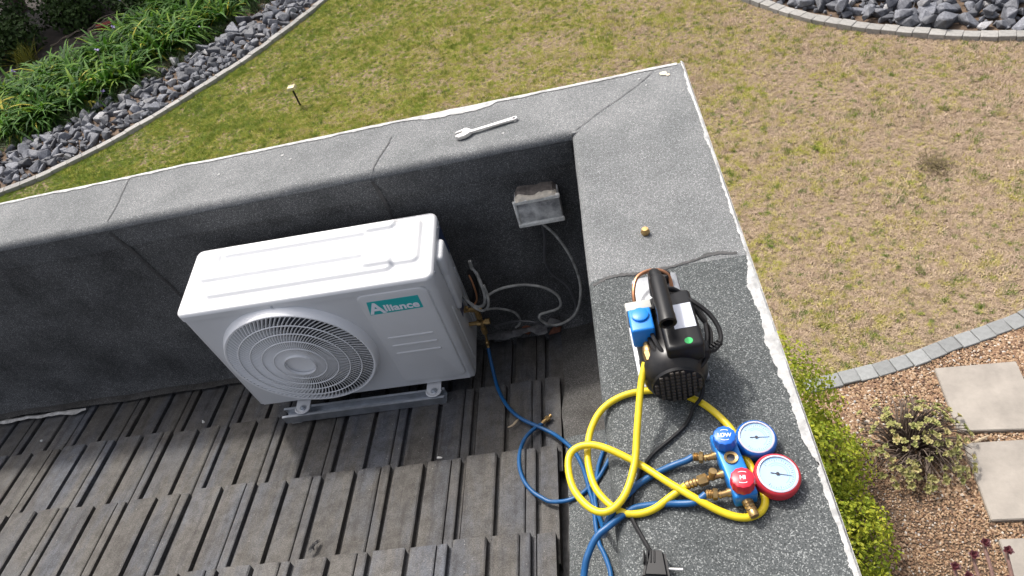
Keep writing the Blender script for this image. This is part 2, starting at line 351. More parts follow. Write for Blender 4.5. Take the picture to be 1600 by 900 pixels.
def smoothpath(pts, sub=6):
    P = [Vector(p) for p in pts]; P = [2*P[0]-P[1]]+P+[2*P[-1]-P[-2]]; out = []
    for i in range(1, len(P)-2):
        a, b, c, d = P[i-1:i+3]
        for k in range(sub):
            t = k/sub
            out.append(0.5*((2*b)+(c-a)*t+(2*a-5*b+4*c-d)*t*t+(3*b-a-3*c+d)*t**3))
    out.append(P[-2]); return out
def frame(origin, zaxis, xhint=(1, 0, 0)):
    z = Vector(zaxis).normalized(); x = Vector(xhint); x = (x - z*x.dot(z)).normalized(); y = z.cross(x)
    return Matrix(((x.x, y.x, z.x, origin[0]), (x.y, y.y, z.y, origin[1]), (x.z, y.z, z.z, origin[2]), (0, 0, 0, 1)))
def text_mesh(s, size, fat=0.0, extrude=0.0005):
    cu = bpy.data.curves.new('print', 'FONT'); cu.body = s; cu.size = size; cu.offset = fat; cu.extrude = extrude; cu.resolution_u = 4
    o = bpy.data.objects.new('print', cu); COL.objects.link(o)
    dg = bpy.context.evaluated_depsgraph_get(); me = bpy.data.meshes.new_from_object(o.evaluated_get(dg))
    bpy.data.objects.remove(o); bpy.data.curves.remove(cu)
    return me
def fbm(x, y, z=0.0): return mnoise.fractal(Vector((x, y, z)), 1.0, 2.0, 4)
def ribbon(mb, pts, wid, side, tint, fold=0.0):
    """tapered leaf: pts centre line, wid widths, side sideways unit vectors"""
    v = []; f = []
    for p, a, s in zip(pts, wid, side):
        v += [p - s*a, p + s*a]
    for i in range(len(pts)-1): f.append((2*i, 2*i+1, 2*i+3, 2*i+2))
    mb.add(v, f, tint=tint)

D1, D2 = 0.2812, 0.3812
ROOF = lambda y: -0.885 - 0.2*y
GZ = -3.0
# ================================================================== SETTING
# --- lawn sheet to the horizon
n = 40; E = 160.0
mb = MB(); mb.add([(-E, -E, GZ-.03), (E, -E, GZ-.03), (E, E, GZ-.03), (-E, E, GZ-.03)], [(0, 1, 2, 3)])
tag(mb.build('lawn', 'lawn'), kind='structure')

KERB_L = [(-11.6, 4.75), (-10.4, 4.93), (-9.2, 5.24), (-7.83, 5.74), (-7.04, 6.10), (-6.31, 6.65), (-5.58, 7.38), (-4.82, 8.29), (-4.0, 9.66), (-3.45, 10.9), (-3.05, 12.2)]
KERB_R = [(1.35, 8.3), (1.70, 7.25), (2.01, 6.65), (2.45, 5.95), (2.96, 5.41), (3.6, 4.95), (4.17, 4.66), (5.0, 4.38), (6.0, 4.2)]
KERB_P = [(1.20, 1.035), (1.394, 1.055), (1.73, 1.105), (2.17, 1.222), (2.64, 1.345), (3.1, 1.53), (3.6, 1.80)]
def along(pts, step, sub=12):
    """points and tangents every step metres along a smooth line"""
    P = smoothpath([(x, y, 0) for x, y in pts], sub); out = []; acc = 0.0; nxt = 0.0
    for a, b in zip(P[:-1], P[1:]):
        d = (b-a).length
        while nxt <= acc+d:
            out.append((a.lerp(b, (nxt-acc)/d), (b-a).normalized())); nxt += step
        acc += d
    return out
# planting bed (soil) behind the left kerb
kl = [p for p, t in along(KERB_L, 0.3)]
far = [(-3.0, 40), (-60, 40), (-60, 4.5)]
mb = MB(); poly = [(p.x, p.y, GZ-.016) for p in kl]+[(x, y, GZ-.016) for x, y in far]
mb.add(poly, [tuple(range(len(poly)))]); tag(mb.build('garden_bed', 'soil'), kind='structure')
lt_ = along(KERB_L, .3); mb = MB(); poly = [((p+Vector((-t.y, t.x, 0))*1.95).x, (p+Vector((-t.y, t.x, 0))*1.95).y, GZ-.010) for p, t in lt_]+[(-6, 39, GZ-.010), (-59, 39, GZ-.010), (-59, 6.5, GZ-.010)]
mb.add(poly, [tuple(range(len(poly)))]); tag(mb.build('shaded_leaf_litter', 'litter_shade'), kind='structure')  # litter sheet at the back of the bed, tree shade put into its colour
kr = [p for p, t in along(KERB_R, 0.3)]
mb = MB(); poly = [(p.x, p.y, GZ-.016) for p in kr]+[(12, 4.2, GZ-.016), (12, 14, GZ-.016), (1.3, 14, GZ-.016)]
mb.add(poly, [tuple(range(len(poly)))]); tag(mb.build('corner_bed', 'soil'), kind='structure')
kp = [p for p, t in along(KERB_P, 0.2)]
mb = MB(); poly = [(p.x, p.y, GZ-.012) for p in kp]+[(6, 1.8, GZ-.012), (6, -5, GZ-.012), (0.3, -5, GZ-.012), (0.3, 1.0, GZ-.012)]
gravel_poly = poly
mb.add(poly, [tuple(range(len(poly)))]); tag(mb.build('gravel_bed', 'soil'), kind='structure')

# --- kerbs of bricks, every brick its own piece
def brick_mesh(l, wd, h):
    q = MB().bbox((-l/2, -wd/2, -h), (l/2, wd/2, 0), 0.004, seg=1); me = bpy.data.meshes.new('brick'); me.from_pydata(q.v, [], q.f); return me
def kerb(name, pts, step, wd, h, top, m, label, off):
    root = thing(name, label, 'kerb', (pts[0][0], pts[0][1], GZ))
    ms = []
    for k in range(3):
        me = brick_mesh(step-0.003-k*0.001, wd-k*.004, h); me.materials.append(M[m]); ms.append(me)
    for i, (p, t) in enumerate(along(pts, step)):
        o = bpy.data.objects.new('brick', ms[i % 3]); COL.objects.link(o); o.parent = root
        nrm = Vector((-t.y, t.x, 0)); q = p + nrm*(off + rng.uniform(-.005, .005))
        o.location = (q.x-pts[0][0], q.y-pts[0][1], top + rng.uniform(-.006, .004))
        o.rotation_euler = (rng.uniform(-.03, .03), rng.uniform(-.02, .02), math.atan2(t.y, t.x)+rng.uniform(-.02, .02))
    return root
kerb('brick_edging', KERB_L, 0.215, 0.115, 0.12, 0.035, 'kerb_brick', 'pale brick edging curving between the lawn and the dark rock border on the left', 0.05)
kerb('brick_edging', KERB_R, 0.150, 0.125, 0.12, 0.03, 'kerb_brick', 'pale brick edging curving round the rock bed in the upper right corner', 0.05)
kerb('brick_edging', KERB_P, 0.118, 0.112, 0.10, 0.012, 'paver', 'grey paver edging curving between the dry lawn and the brown gravel', 0.0)

# --- rock beds
def rock_mesh(i):
    r = random.Random(100+i); bm = bmesh.new()
    e = (r.uniform(.75, 1.2), r.uniform(.55, .95), r.uniform(.45, .75))
    for k in range(15):
        v = Vector((r.uniform(-1, 1), r.uniform(-1, 1), r.uniform(-1, 1))); v = v/max(abs(v.x), abs(v.y), abs(v.z))*r.uniform(.7, 1) if k < 9 else v.normalized()
        bm.verts.new((v.x*e[0]*.5, v.y*e[1]*.5, v.z*e[2]*.5))
    h = bmesh.ops.convex_hull(bm, input=bm.verts[:])
    bmesh.ops.delete(bm, geom=[v for v in bm.verts if not v.link_faces], context='VERTS')
    bmesh.ops.bevel(bm, geom=bm.edges[:], offset=0.025, segments=1, affect='EDGES')
    bmesh.ops.triangulate(bm, faces=bm.faces[:])
    me = bpy.data.meshes.new('stone'); bm.to_mesh(me); bm.free(); return me
ROCKS = [rock_mesh(i) for i in range(12)]
PALE = [m.copy() for m in ROCKS[:4]]
for me in ROCKS: me.materials.append(M['rock'])
for me in PALE: me.materials.append(M['rock_pale'])
def rock_bed(name, pts, width, count, smin, smax, layers, seed, s0, s1):
    r = random.Random(seed)
    line = along(pts, 0.05); L = len(line)
    v = []; f = []
    for p, t in line:
        nrm = Vector((-t.y, t.x, 0)); v += [tuple(p+nrm*.1+Vector((0, 0, GZ-.004))), tuple(p+nrm*(width)+Vector((0, 0, GZ-.004)))]
    for i in range(L-1): f.append((2*i, 2*i+1, 2*i+3, 2*i+2))
    bed = MB().add(v, f).build(name, 'soil'); tag(bed, kind='structure')
    placed = []; items = []
    tries = 0
    while len(placed) < count and tries < 60000:
        tries += 1
        k = int(r.uniform(s0, s1)*(L-1)); p, t = line[k]; nrm = Vector((-t.y, t.x, 0))
        s = r.uniform(smin, smax)*(1.0 if r.random() < .8 else 1.25)
        wmax = width*(1+0.16*math.sin(k*.021)+.08*math.sin(k*.053))
        q = p + nrm*r.uniform(.11+s*.45, wmax)
        lay = 0 if tries < 4000 else (1 if tries < 9000 else 2)
        dmin = .60 if lay == 0 else .66
        if any((q.x-a)**2+(q.y-b)**2 < (dmin*.5*(s+c))**2 for a, b, c, l in placed if l == lay): continue
        placed.append((q.x, q.y, s, lay))
        me = r.choice(PALE) if r.random() < .10 else r.choice(ROCKS)
        items.append((me, s, (q.x, q.y, GZ+s*.16+lay*.06), (s, s, s*r.uniform(.7, 1.1)), (r.uniform(-.5, .5), r.uniform(-.5, .5), r.uniform(0, 6.28))))
    items.sort(key=lambda i: -i[1]); rest = MB(); 
    for ii, (me, s, lc, scl, ro) in enumerate(items):
        if ii >= 290:
            rest.add([tuple(x.co) for x in me.vertices], [tuple(p.vertices) for p in me.polygons], Matrix.LocRotScale(lc, Euler(ro), scl)); continue
        o = bpy.data.objects.new('stone', me); COL.objects.link(o); o.parent = bed
        o.location = lc; o.scale = scl; o.rotation_euler = ro
    if rest.v: tag(rest.build('small_stones', 'rock', bed), kind='stuff')
    # the small chips between them
    c = MB()
    for k in range(900):
        p, t = line[int(r.uniform(s0, s1)*(L-1))]; nrm = Vector((-t.y, t.x, 0)); q = p+nrm*r.uniform(.13, width*1.05); s = r.uniform(.04, .09)
        me = ROCKS[k % 12]; mt = Matrix.Translation((q.x, q.y, GZ+.015)) @ Euler((r.uniform(-1, 1), r.uniform(-1, 1), r.uniform(0, 6))).to_matrix().to_4x4() @ Matrix.Scale(s, 4)
        c.add([tuple(x.co) for x in me.vertices], [tuple(p.vertices) for p in me.polygons], mt)
    tag(c.build('stone_chips', 'rock', bed), kind='stuff')
    return bed
rock_bed('rock_bed', KERB_L, 1.22, 420, .13, .25, 2, 3, .24, 1.0)
rock_bed('rock_bed', KERB_R, 1.8, 430, .14, .25, 2, 5, .14, .86)

# --- geometry-node scatter for grass and pebbles (uncountable)
def scatter(obj, density, build_inst, smin, smax, matname, seed=1, field=None):
    g = bpy.data.node_groups.new(obj.name+'_scatter', 'GeometryNodeTree')
    g.interface.new_socket('Geometry', in_out='INPUT', socket_type='NodeSocketGeometry'); g.interface.new_socket('Geometry', in_out='OUTPUT', socket_type='NodeSocketGeometry')
    N = g.nodes; L = g.links
    gi = N.new('NodeGroupInput'); go = N.new('NodeGroupOutput')
    d = N.new('GeometryNodeDistributePointsOnFaces'); d.inputs['Density'].default_value = density; d.inputs['Seed'].default_value = seed
    L.new(gi.outputs[0], d.inputs['Mesh'])
    if field: field(g, d, density)
    inst = build_inst(g)
    sm = N.new('GeometryNodeSetMaterial'); sm.inputs['Material'].default_value = M[matname]; L.new(inst, sm.inputs[0])
    io = N.new('GeometryNodeInstanceOnPoints'); L.new(d.outputs['Points'], io.inputs['Points']); L.new(sm.outputs[0], io.inputs['Instance'])
    rv = N.new('FunctionNodeRandomValue'); rv.data_type = 'FLOAT_VECTOR'; rv.inputs[0].default_value = (-.25, -.25, 0); rv.inputs[1].default_value = (.25, .25, 6.283)
    L.new(rv.outputs[0], io.inputs['Rotation'])
    rs = N.new('FunctionNodeRandomValue'); rs.data_type = 'FLOAT'; rs.inputs[2].default_value = smin; rs.inputs[3].default_value = smax; rs.inputs['Seed'].default_value = 4
    no = N.new('ShaderNodeTexNoise'); no.inputs['Scale'].default_value = 1.7; no.inputs['Detail'].default_value = 4
    mr = N.new('ShaderNodeMapRange'); mr.inputs[1].default_value = .36; mr.inputs[2].default_value = .62; mr.inputs[3].default_value = .55; mr.inputs[4].default_value = 1.1
    L.new(no.outputs[0], mr.inputs[0])
    mu = N.new('ShaderNodeMath'); mu.operation = 'MULTIPLY'; L.new(rs.outputs[1], mu.inputs[0]); L.new(mr.outputs[0], mu.inputs[1])
    L.new(mu.outputs[0], io.inputs['Scale']); L.new(io.outputs[0], go.inputs[0])
    md = obj.modifiers.new('scatter', 'NODES'); md.node_group = g
def tuft(g):
    N = g.nodes; L = g.links
    tri = N.new('GeometryNodeMeshCircle'); tri.fill_type = 'NGON'; tri.inputs['Vertices'].default_value = 3; tri.inputs['Radius'].default_value = 1
    tr = N.new('GeometryNodeTransform'); tr.inputs['Translation'].default_value = (0.011, 0, 0); tr.inputs['Scale'].default_value = (0.022, 0.0030, 1); L.new(tri.outputs[0], tr.inputs[0])
    pt = N.new('GeometryNodePoints'); pt.inputs['Count'].default_value = 16
    rp = N.new('FunctionNodeRandomValue'); rp.data_type = 'FLOAT_VECTOR'; rp.inputs[0].default_value = (-.028, -.028, 0); rp.inputs[1].default_value = (.028, .028, .008)
    L.new(rp.outputs[0], pt.inputs['Position'])
    io = N.new('GeometryNodeInstanceOnPoints'); L.new(pt.outputs[0], io.inputs[0]); L.new(tr.outputs[0], io.inputs['Instance'])
    rr = N.new('FunctionNodeRandomValue'); rr.data_type = 'FLOAT_VECTOR'; rr.inputs[0].default_value = (-.8, -1.25, 0); rr.inputs[1].default_value = (.8, -.15, 6.283); rr.inputs['Seed'].default_value = 9
    L.new(rr.outputs[0], io.inputs['Rotation'])
    rz = N.new('GeometryNodeRealizeInstances'); L.new(io.outputs[0], rz.inputs[0]); return rz.outputs[0]
def clump(g):
    N = g.nodes; L = g.links
    tri = N.new('GeometryNodeMeshCircle'); tri.fill_type = 'NGON'; tri.inputs['Vertices'].default_value = 3; tri.inputs['Radius'].default_value = 1
    tr = N.new('GeometryNodeTransform'); tr.inputs['Translation'].default_value = (0.014, 0, 0); tr.inputs['Scale'].default_value = (0.028, 0.0036, 1); L.new(tri.outputs[0], tr.inputs[0])
    pt = N.new('GeometryNodePoints'); pt.inputs['Count'].default_value = 46
    rp = N.new('FunctionNodeRandomValue'); rp.data_type = 'FLOAT_VECTOR'; rp.inputs[0].default_value = (-1, -1, 0); rp.inputs[1].default_value = (1, 1, 0)
    r2 = N.new('FunctionNodeRandomValue'); r2.data_type = 'FLOAT_VECTOR'; r2.inputs[0].default_value = (0, 0, 0); r2.inputs[1].default_value = (.075, .055, .01); r2.inputs['Seed'].default_value = 3
    mv = N.new('ShaderNodeVectorMath'); mv.operation = 'MULTIPLY'; L.new(rp.outputs[0], mv.inputs[0]); L.new(r2.outputs[0], mv.inputs[1])
    L.new(mv.outputs[0], pt.inputs['Position'])
    io = N.new('GeometryNodeInstanceOnPoints'); L.new(pt.outputs[0], io.inputs[0]); L.new(tr.outputs[0], io.inputs['Instance'])
    rr = N.new('FunctionNodeRandomValue'); rr.data_type = 'FLOAT_VECTOR'; rr.inputs[0].default_value = (-.8, -1.35, 0); rr.inputs[1].default_value = (.8, -.3, 6.283); rr.inputs['Seed'].default_value = 9
    L.new(rr.outputs[0], io.inputs['Rotation'])
    rz = N.new('GeometryNodeRealizeInstances'); L.new(io.outputs[0], rz.inputs[0]); return rz.outputs[0]
def patchy(g, dist, dmax):
    N = g.nodes; L = g.links
    ps = N.new('GeometryNodeInputPosition'); sx = N.new('ShaderNodeSeparateXYZ'); L.new(ps.outputs[0], sx.inputs[0])
    no = N.new('ShaderNodeTexNoise'); no.inputs['Scale'].default_value = 1.5; no.inputs['Detail'].default_value = 5; no.inputs['Roughness'].default_value = .7; L.new(ps.outputs[0], no.inputs['Vector'])
    a = N.new('ShaderNodeMath'); a.operation = 'MULTIPLY_ADD'; a.inputs[1].default_value = -.022; L.new(sx.outputs[0], a.inputs[0]); L.new(no.outputs[0], a.inputs[2])
    b = N.new('ShaderNodeMath'); b.operation = 'MULTIPLY_ADD'; b.inputs[1].default_value = .008; L.new(sx.outputs[1], b.inputs[0]); L.new(a.outputs[0], b.inputs[2])
    m = N.new('ShaderNodeMapRange'); m.inputs[1].default_value = .44; m.inputs[2].default_value = .66; m.inputs[3].default_value = dmax*.34; m.inputs[4].default_value = dmax; L.new(b.outputs[0], m.inputs[0])
    L.new(m.outputs[0], dist.inputs['Density'])
def pebble(g):
    N = g.nodes; L = g.links
    ic = N.new('GeometryNodeMeshIcoSphere'); ic.inputs['Radius'].default_value = .0078; ic.inputs['Subdivisions'].default_value = 2
    tr = N.new('GeometryNodeTransform'); tr.inputs['Scale'].default_value = (1.25, .9, .6); L.new(ic.outputs[0], tr.inputs[0]); return tr.outputs[0]
# visible lawn outline
lawn_pts = [(p.x, p.y) for p in kl if p.x > -10.5]
poly = lawn_pts + [(p.x, p.y) for p in [q for q, t in along(KERB_R, .3)]][::1]
poly += [(6.0, 1.9)] + [(p.x, p.y+.05) for p in kp][::-1] + [(0.42, 1.0), (0.42, 0.5), (-3.0, 0.5), (-7.0, 2.6), (-10.4, 4.2)]
bm = bmesh.new(); f = bm.faces.new([bm.verts.new((x, y, GZ-.028)) for x, y in poly]); bmesh.ops.triangulate(bm, faces=[f])
me = bpy.data.meshes.new('grass'); bm.to_mesh(me); bm.free()
go = link('grass', me, 'grass'); tag(go, 'short patchy lawn grass, green on the left and dry towards the right', 'grass', kind='stuff')
scatter(go, 1900, tuft, .65, 1.25, 'grass')
m = bpy.data.materials.new('green_tuft'); M['green_tuft'] = m; t = nodes(m); b = t.nodes['Principled BSDF']; b.inputs['Roughness'].default_value = 0.6; b.inputs['Specular IOR Level'].default_value = 0.2
oi = t.nodes.new('ShaderNodeObjectInfo'); rr = ramp(t, [(0, (0.095, 0.15, 0.024)), (.5, (0.15, 0.21, 0.032)), (.8, (0.24, 0.28, 0.05)), (1, (0.40, 0.35, 0.11))]); t.links.new(oi.outputs['Random'], rr.inputs[0]); t.links.new(rr.outputs[0], b.inputs['Base Color'])
g2 = link('grass_tufts', me.copy(), 'green_tuft'); tag(g2, 'ragged greener tufts sprouting all over the straw coloured lawn', 'grass', kind='stuff')
scatter(g2, 210, clump, .4, 1.15, 'green_tuft', 12, patchy)
bm = bmesh.new(); f = bm.faces.new([bm.verts.new((x, y, GZ-.006)) for x, y in [(p.x, p.y-.05) for p in kp if p.x < 2.9]+[(2.9, .3), (2.6, -.7), (.42, -.9), (.42, .98)]]); bmesh.ops.triangulate(bm, faces=[f])
me = bpy.data.meshes.new('pebbles'); bm.to_mesh(me); bm.free()
po = link('pebbles', me, 'pebble'); tag(po, 'loose brown and tan pebbles covering the bed around the stepping slabs', 'pebbles', kind='stuff')
scatter(po, 13000, pebble, .5, 1.25, 'pebble', 3)

# --- stepping slabs
def slab(corners, label):
    bm = bmesh.new(); z = GZ+.022
    f = bm.faces.new([bm.verts.new((x, y, z)) for x, y in corners]); ex = bmesh.ops.extrude_face_region(bm, geom=[f])
    for v in [q for q in ex['geom'] if isinstance(q, bmesh.types.BMVert)]: v.co.z -= .045
    bmesh.ops.recalc_face_normals(bm, faces=bm.faces[:])
    bmesh.ops.bevel(bm, geom=bm.edges[:], offset=.004, segments=2, affect='EDGES')
    c = Vector((sum(p[0] for p in corners)/4, sum(p[1] for p in corners)/4, z-.045))
    for v in bm.verts: v.co -= c
    me = bpy.data.meshes.new('paving_slab'); bm.to_mesh(me); bm.free(); o = link('paving_slab', me, 'slab'); o.location = c
    return tag(o, label, 'slab', 'stepping slabs in the gravel')
slab([(1.905, .553), (2.37, .50), (2.43, 1.0), (1.955, 1.03)], 'square buff stone slab nearest the grey paver edging')
slab([(1.842, -.018), (2.31, -.05), (2.36, .437), (1.897, .470)], 'square buff stone slab in the middle of the path at the right edge')
slab([(1.79, -.61), (2.25, -.64), (2.30, -.155), (1.832, -.125)], 'buff stone slab cut off by the bottom right corner, beside dark succulent stems')
# ================================================================== PARAPET
par = thing('parapet_wall', 'grey mineral felt parapet wall with flaking white plaster edge enclosing the tiled roof', 'parapet', (0.2, 0, GZ))
XL = -5.2; YN = -3.6
q = MB().box((XL, .014, GZ), (D2+.010, D1+.012, -.006)); q.box((.014, YN, GZ), (D2+.010, .014, -.006))
q.build('wall', 'plaster', par)
def sheet(fn, us, vs_):
    v = [fn(u, w_) for u in us for w_ in vs_]; m = len(vs_)
    f = [(i*m+j, (i+1)*m+j, (i+1)*m+j+1, i*m+j+1) for i in range(len(us)-1) for j in range(m-1)]
    return v, f
def bumpz(x, y): return .0035*fbm(x*3.1, y*3.1, 2.0)+.0015*fbm(x*11, y*11, 5.0)
# cross profile (d = distance in from the inner edge, z)
R_ = .026
prof = [(R_*(1-math.cos(a)), -R_*(1-math.sin(a))) for a in [rad(x) for x in (0, 15, 30, 45, 60, 75, 90)]]
def prof_full(width, n=18): return prof + [(R_+(width-R_)*k/n, 0) for k in range(1, n+1)]
pb = prof_full(D1); pr_ = prof_full(D2)
us = list(np.arange(XL, 0.0001, .025)); us[-1] = 0.0
v, f = sheet(lambda x, k: (x, pb[k][0]+.003*fbm(x*2.3, 1.7), pb[k][1]+bumpz(x, pb[k][0])), us, range(len(pb)))
MB().add(v, [t[::-1] for t in f]).build('back_coping_felt', 'felt', par, smooth=True, ang=60)
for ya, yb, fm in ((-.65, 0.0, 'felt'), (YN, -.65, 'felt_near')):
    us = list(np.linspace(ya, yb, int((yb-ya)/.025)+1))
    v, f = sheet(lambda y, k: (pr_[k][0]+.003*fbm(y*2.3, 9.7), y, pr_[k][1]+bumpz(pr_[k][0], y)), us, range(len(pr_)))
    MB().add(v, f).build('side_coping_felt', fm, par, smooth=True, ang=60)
v, f = sheet(lambda x, y: (x, y, bumpz(x, y)), list(np.linspace(0, D2, 18)), list(np.linspace(0, D1, 14)))
MB().add(v, [t[::-1] for t in f]).build('corner_felt', 'felt', par, smooth=True)
# inner upstands: darker felt than the coping
def face_y(x, z):
    cove = max(0, (-.78-z)/.12)
    return .002+.003*fbm(x*2.3, 1.7)+.004*fbm(x*4, z*4)-.045*cove*cove
zs = [-.026, -.06, -.10, -.16, -.22, -.30, -.38, -.46, -.54, -.62, -.70, -.76, -.80, -.84, -.87, -.895]
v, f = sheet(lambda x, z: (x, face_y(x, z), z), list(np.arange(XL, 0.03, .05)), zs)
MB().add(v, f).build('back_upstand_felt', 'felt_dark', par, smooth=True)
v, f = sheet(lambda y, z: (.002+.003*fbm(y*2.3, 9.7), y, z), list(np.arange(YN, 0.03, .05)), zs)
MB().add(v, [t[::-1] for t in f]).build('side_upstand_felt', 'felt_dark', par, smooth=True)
# the top lap of felt turned down over the back upstand
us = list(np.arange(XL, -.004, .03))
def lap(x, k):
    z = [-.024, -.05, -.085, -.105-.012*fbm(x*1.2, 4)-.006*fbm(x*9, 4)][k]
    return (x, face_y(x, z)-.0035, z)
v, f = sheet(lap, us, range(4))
M['felt_lap'] = felt('shaded_side_felt', (0.035, 0.036, 0.037), (0.105, 0.107, 0.109), (0.26, 0.26, 0.26), (0.45, 0.46, 0.46), 0.75)  # coping felt again in darker greys, the side's shade put into its colour
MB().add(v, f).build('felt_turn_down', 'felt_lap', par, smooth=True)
# felt apron dressed over the roof beside the side upstand
def apron(y0, y1, x0, lift):
    ys = list(np.linspace(y0, y1, int(abs(y1-y0)/.03)+2)); xs = [x0, x0+.012, x0+.05, x0+.1, -.03, .004]
    def fn(y, k):
        x = xs[k] + (.008*fbm(y*5, 3.3+lift*100) if k < 2 else 0)
        h = [.002, .010, .014, .02, .034, .06][k]+lift+.004*fbm(x*9, y*9)
        return (x, y, ROOF(y)+h)
    return sheet(fn, ys, range(6))
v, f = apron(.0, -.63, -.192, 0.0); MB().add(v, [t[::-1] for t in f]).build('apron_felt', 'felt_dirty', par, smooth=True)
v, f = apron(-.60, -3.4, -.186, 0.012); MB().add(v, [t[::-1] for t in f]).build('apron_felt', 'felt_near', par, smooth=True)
# bitumen seams
def seam(pts, wd, name='felt_seam', m='bitumen', z=.0018):
    P = smoothpath(pts, 40); v = []; f = []
    for i, p in enumerate(P):
        t = (P[min(i+1, len(P)-1)]-P[max(i-1, 0)]).normalized(); nn = Vector((-t.y, t.x, 0)).normalized()
        a = wd*(.35+1.1*abs(fbm(p.x*31, p.y*31, 3))+.5*abs(fbm(p.x*140, p.y*140, 3))); b = wd*(.35+1.1*abs(fbm(p.x*31, p.y*31, 8))+.5*abs(fbm(p.x*140, p.y*140, 8)))
        for s, k in ((-1, a), (1, b)):
            r = p+nn*s*k; v.append((r.x, r.y, p.z+bumpz(r.x, r.y)+z))
    f = [(2*i, 2*i+1, 2*i+3, 2*i+2) for i in range(len(P)-1)]
    return MB().add(v, f).build(name, m, par)
seam([(.012, -.668, -.002), (.06, -.652, 0), (.15, -.658, 0), (.24, -.645, 0), (.31, -.630, 0), (.362, -.640, 0)], .0058)
M['bitumen_thin'] = mat('weathered_lap_edge', (0.115, 0.115, 0.118), 0.8, var=0.4, vscale=90)
seam([(.012, .010, 0), (.08, .075, 0), (.16, .14, 0), (.24, .21, 0), (.29, .265, 0)], .0020, m='bitumen_thin', z=.0025)
seam([(-.655, .014, 0), (-.64, .08, 0), (-.62, .14, 0), (-.61, .19, 0)], .0034, m='bitumen_thin', z=.0025)
seam([(-1.63, .02, 0), (-1.635, .12, 0), (-1.65, .27, 0)], .003, m='bitumen_thin', z=.0025)
for x0, x1 in ((-.665, -.60), (-1.63, -1.50)):
    zz = np.linspace(-.03, -.80, 20); v = []
    for i, z in enumerate(zz):
        x = x0+(x1-x0)*(i/19)**.8+.006*fbm(i*.4, x0); wdt = .008*(.5+abs(fbm(i*.7, x0*3)))
        v += [(x-wdt, face_y(x, z)-.006, z), (x+wdt, face_y(x, z)-.006, z)]
    MB().add(v, [(2*i, 2*i+2, 2*i+3, 2*i+1) for i in range(19)]).build('felt_seam', 'bitumen', par)
# flaking white paint along the outer edges
def pw(y):
    b = -.002+.006*fbm(y*5, 1.1)+.006*abs(fbm(y*28, 4.4))+.004*abs(fbm(y*90, 2.2))
    if -1.22 < y < -.66: b += .022*min(1, (-.66-y)/.05)*min(1, (y+1.22)/.06)*(.65+.5*fbm(y*7, 7))
    if y < -1.22: b += .005
    return max(-.003, b)
ys = list(np.arange(YN, D1+.012, .004))
def pe(y, k):
    a = pw(y); xs = [D2-a, D2-a*.5+.001, D2+.0045, D2+.0085, D2+.0112]; zz = [.0012, .0018, .0016, -.003, -.05]
    return (xs[k], y, zz[k]+(bumpz(xs[k], y) if k < 3 else 0)+(.0005*fbm(y*30, 2) if k < 4 else 0))
v, f = sheet(pe, ys, range(5)); MB().add(v, f).build('paint_edge', 'paint_edge', par, smooth=True)
def pwb(x):
    b = .006+.008*abs(fbm(x*5, 3.1))+.004*abs(fbm(x*28, 4.4))
    if -.55 < x < -.24: b += .030*max(0, min(1, (x+.55)/.12))*max(0, min(1, (-.24-x)/.03))*(.7+.5*fbm(x*9, 2))
    return b
xs_ = list(np.arange(XL, D2-.012, .008))
def pe2(x, k):
    a = pwb(x); yy = [D1-a, D1-a*.5, D1+.004, D1+.0135, D1+.0145]; zz = [.0022, .0032, .003, -.003, -.05]
    return (x, yy[k], zz[k]+(bumpz(x, yy[k]) if k < 3 else 0))
v, f = sheet(pe2, xs_, range(5)); MB().add(v, [t[::-1] for t in f]).build('paint_edge', 'paint_edge', par, smooth=True)
# paint drips and droppings on the coping
def blob(x, y, r, m, name, z=.004, parent=par, seed=0):
    v = [(x, y, bumpz(x, y)+z+r*.10)]+[(x+r*math.cos(a)*(1+.4*fbm(a*1.3, seed, 1)), y+r*math.sin(a)*(1+.4*fbm(a*1.3, seed, 1)), bumpz(x, y)+z*.6) for a in [k*math.pi/6 for k in range(12)]]
    return MB().add(v, [(0, 1+k, 1+(k+1) % 12) for k in range(12)]).build(name, m, parent, smooth=True)
M['cream_drop'] = mat('cream_dropping', (0.62, 0.55, 0.42), 0.8, var=0.2, vscale=150)
blob(.318, .235, .012, 'cream_drop', 'paint_spot', seed=1); blob(.330, .222, .007, 'cream_drop', 'paint_spot', seed=2); blob(.238, .232, .0045, 'paint_edge', 'paint_spot', seed=3)
blob(.255, .185, .0035, 'paint_edge', 'paint_spot', seed=4); blob(-.218, .075, .004, 'paint_edge', 'paint_spot', seed=5); blob(-1.25, .17, .005, 'paint_edge', 'paint_spot', seed=6)
blob(-1.02, .215, .006, 'paint_edge', 'paint_spot', seed=7); blob(.36, .11, .0035, 'paint_edge', 'paint_spot', seed=8); blob(-.98, .18, .005, 'paint_edge', 'paint_spot', seed=9)

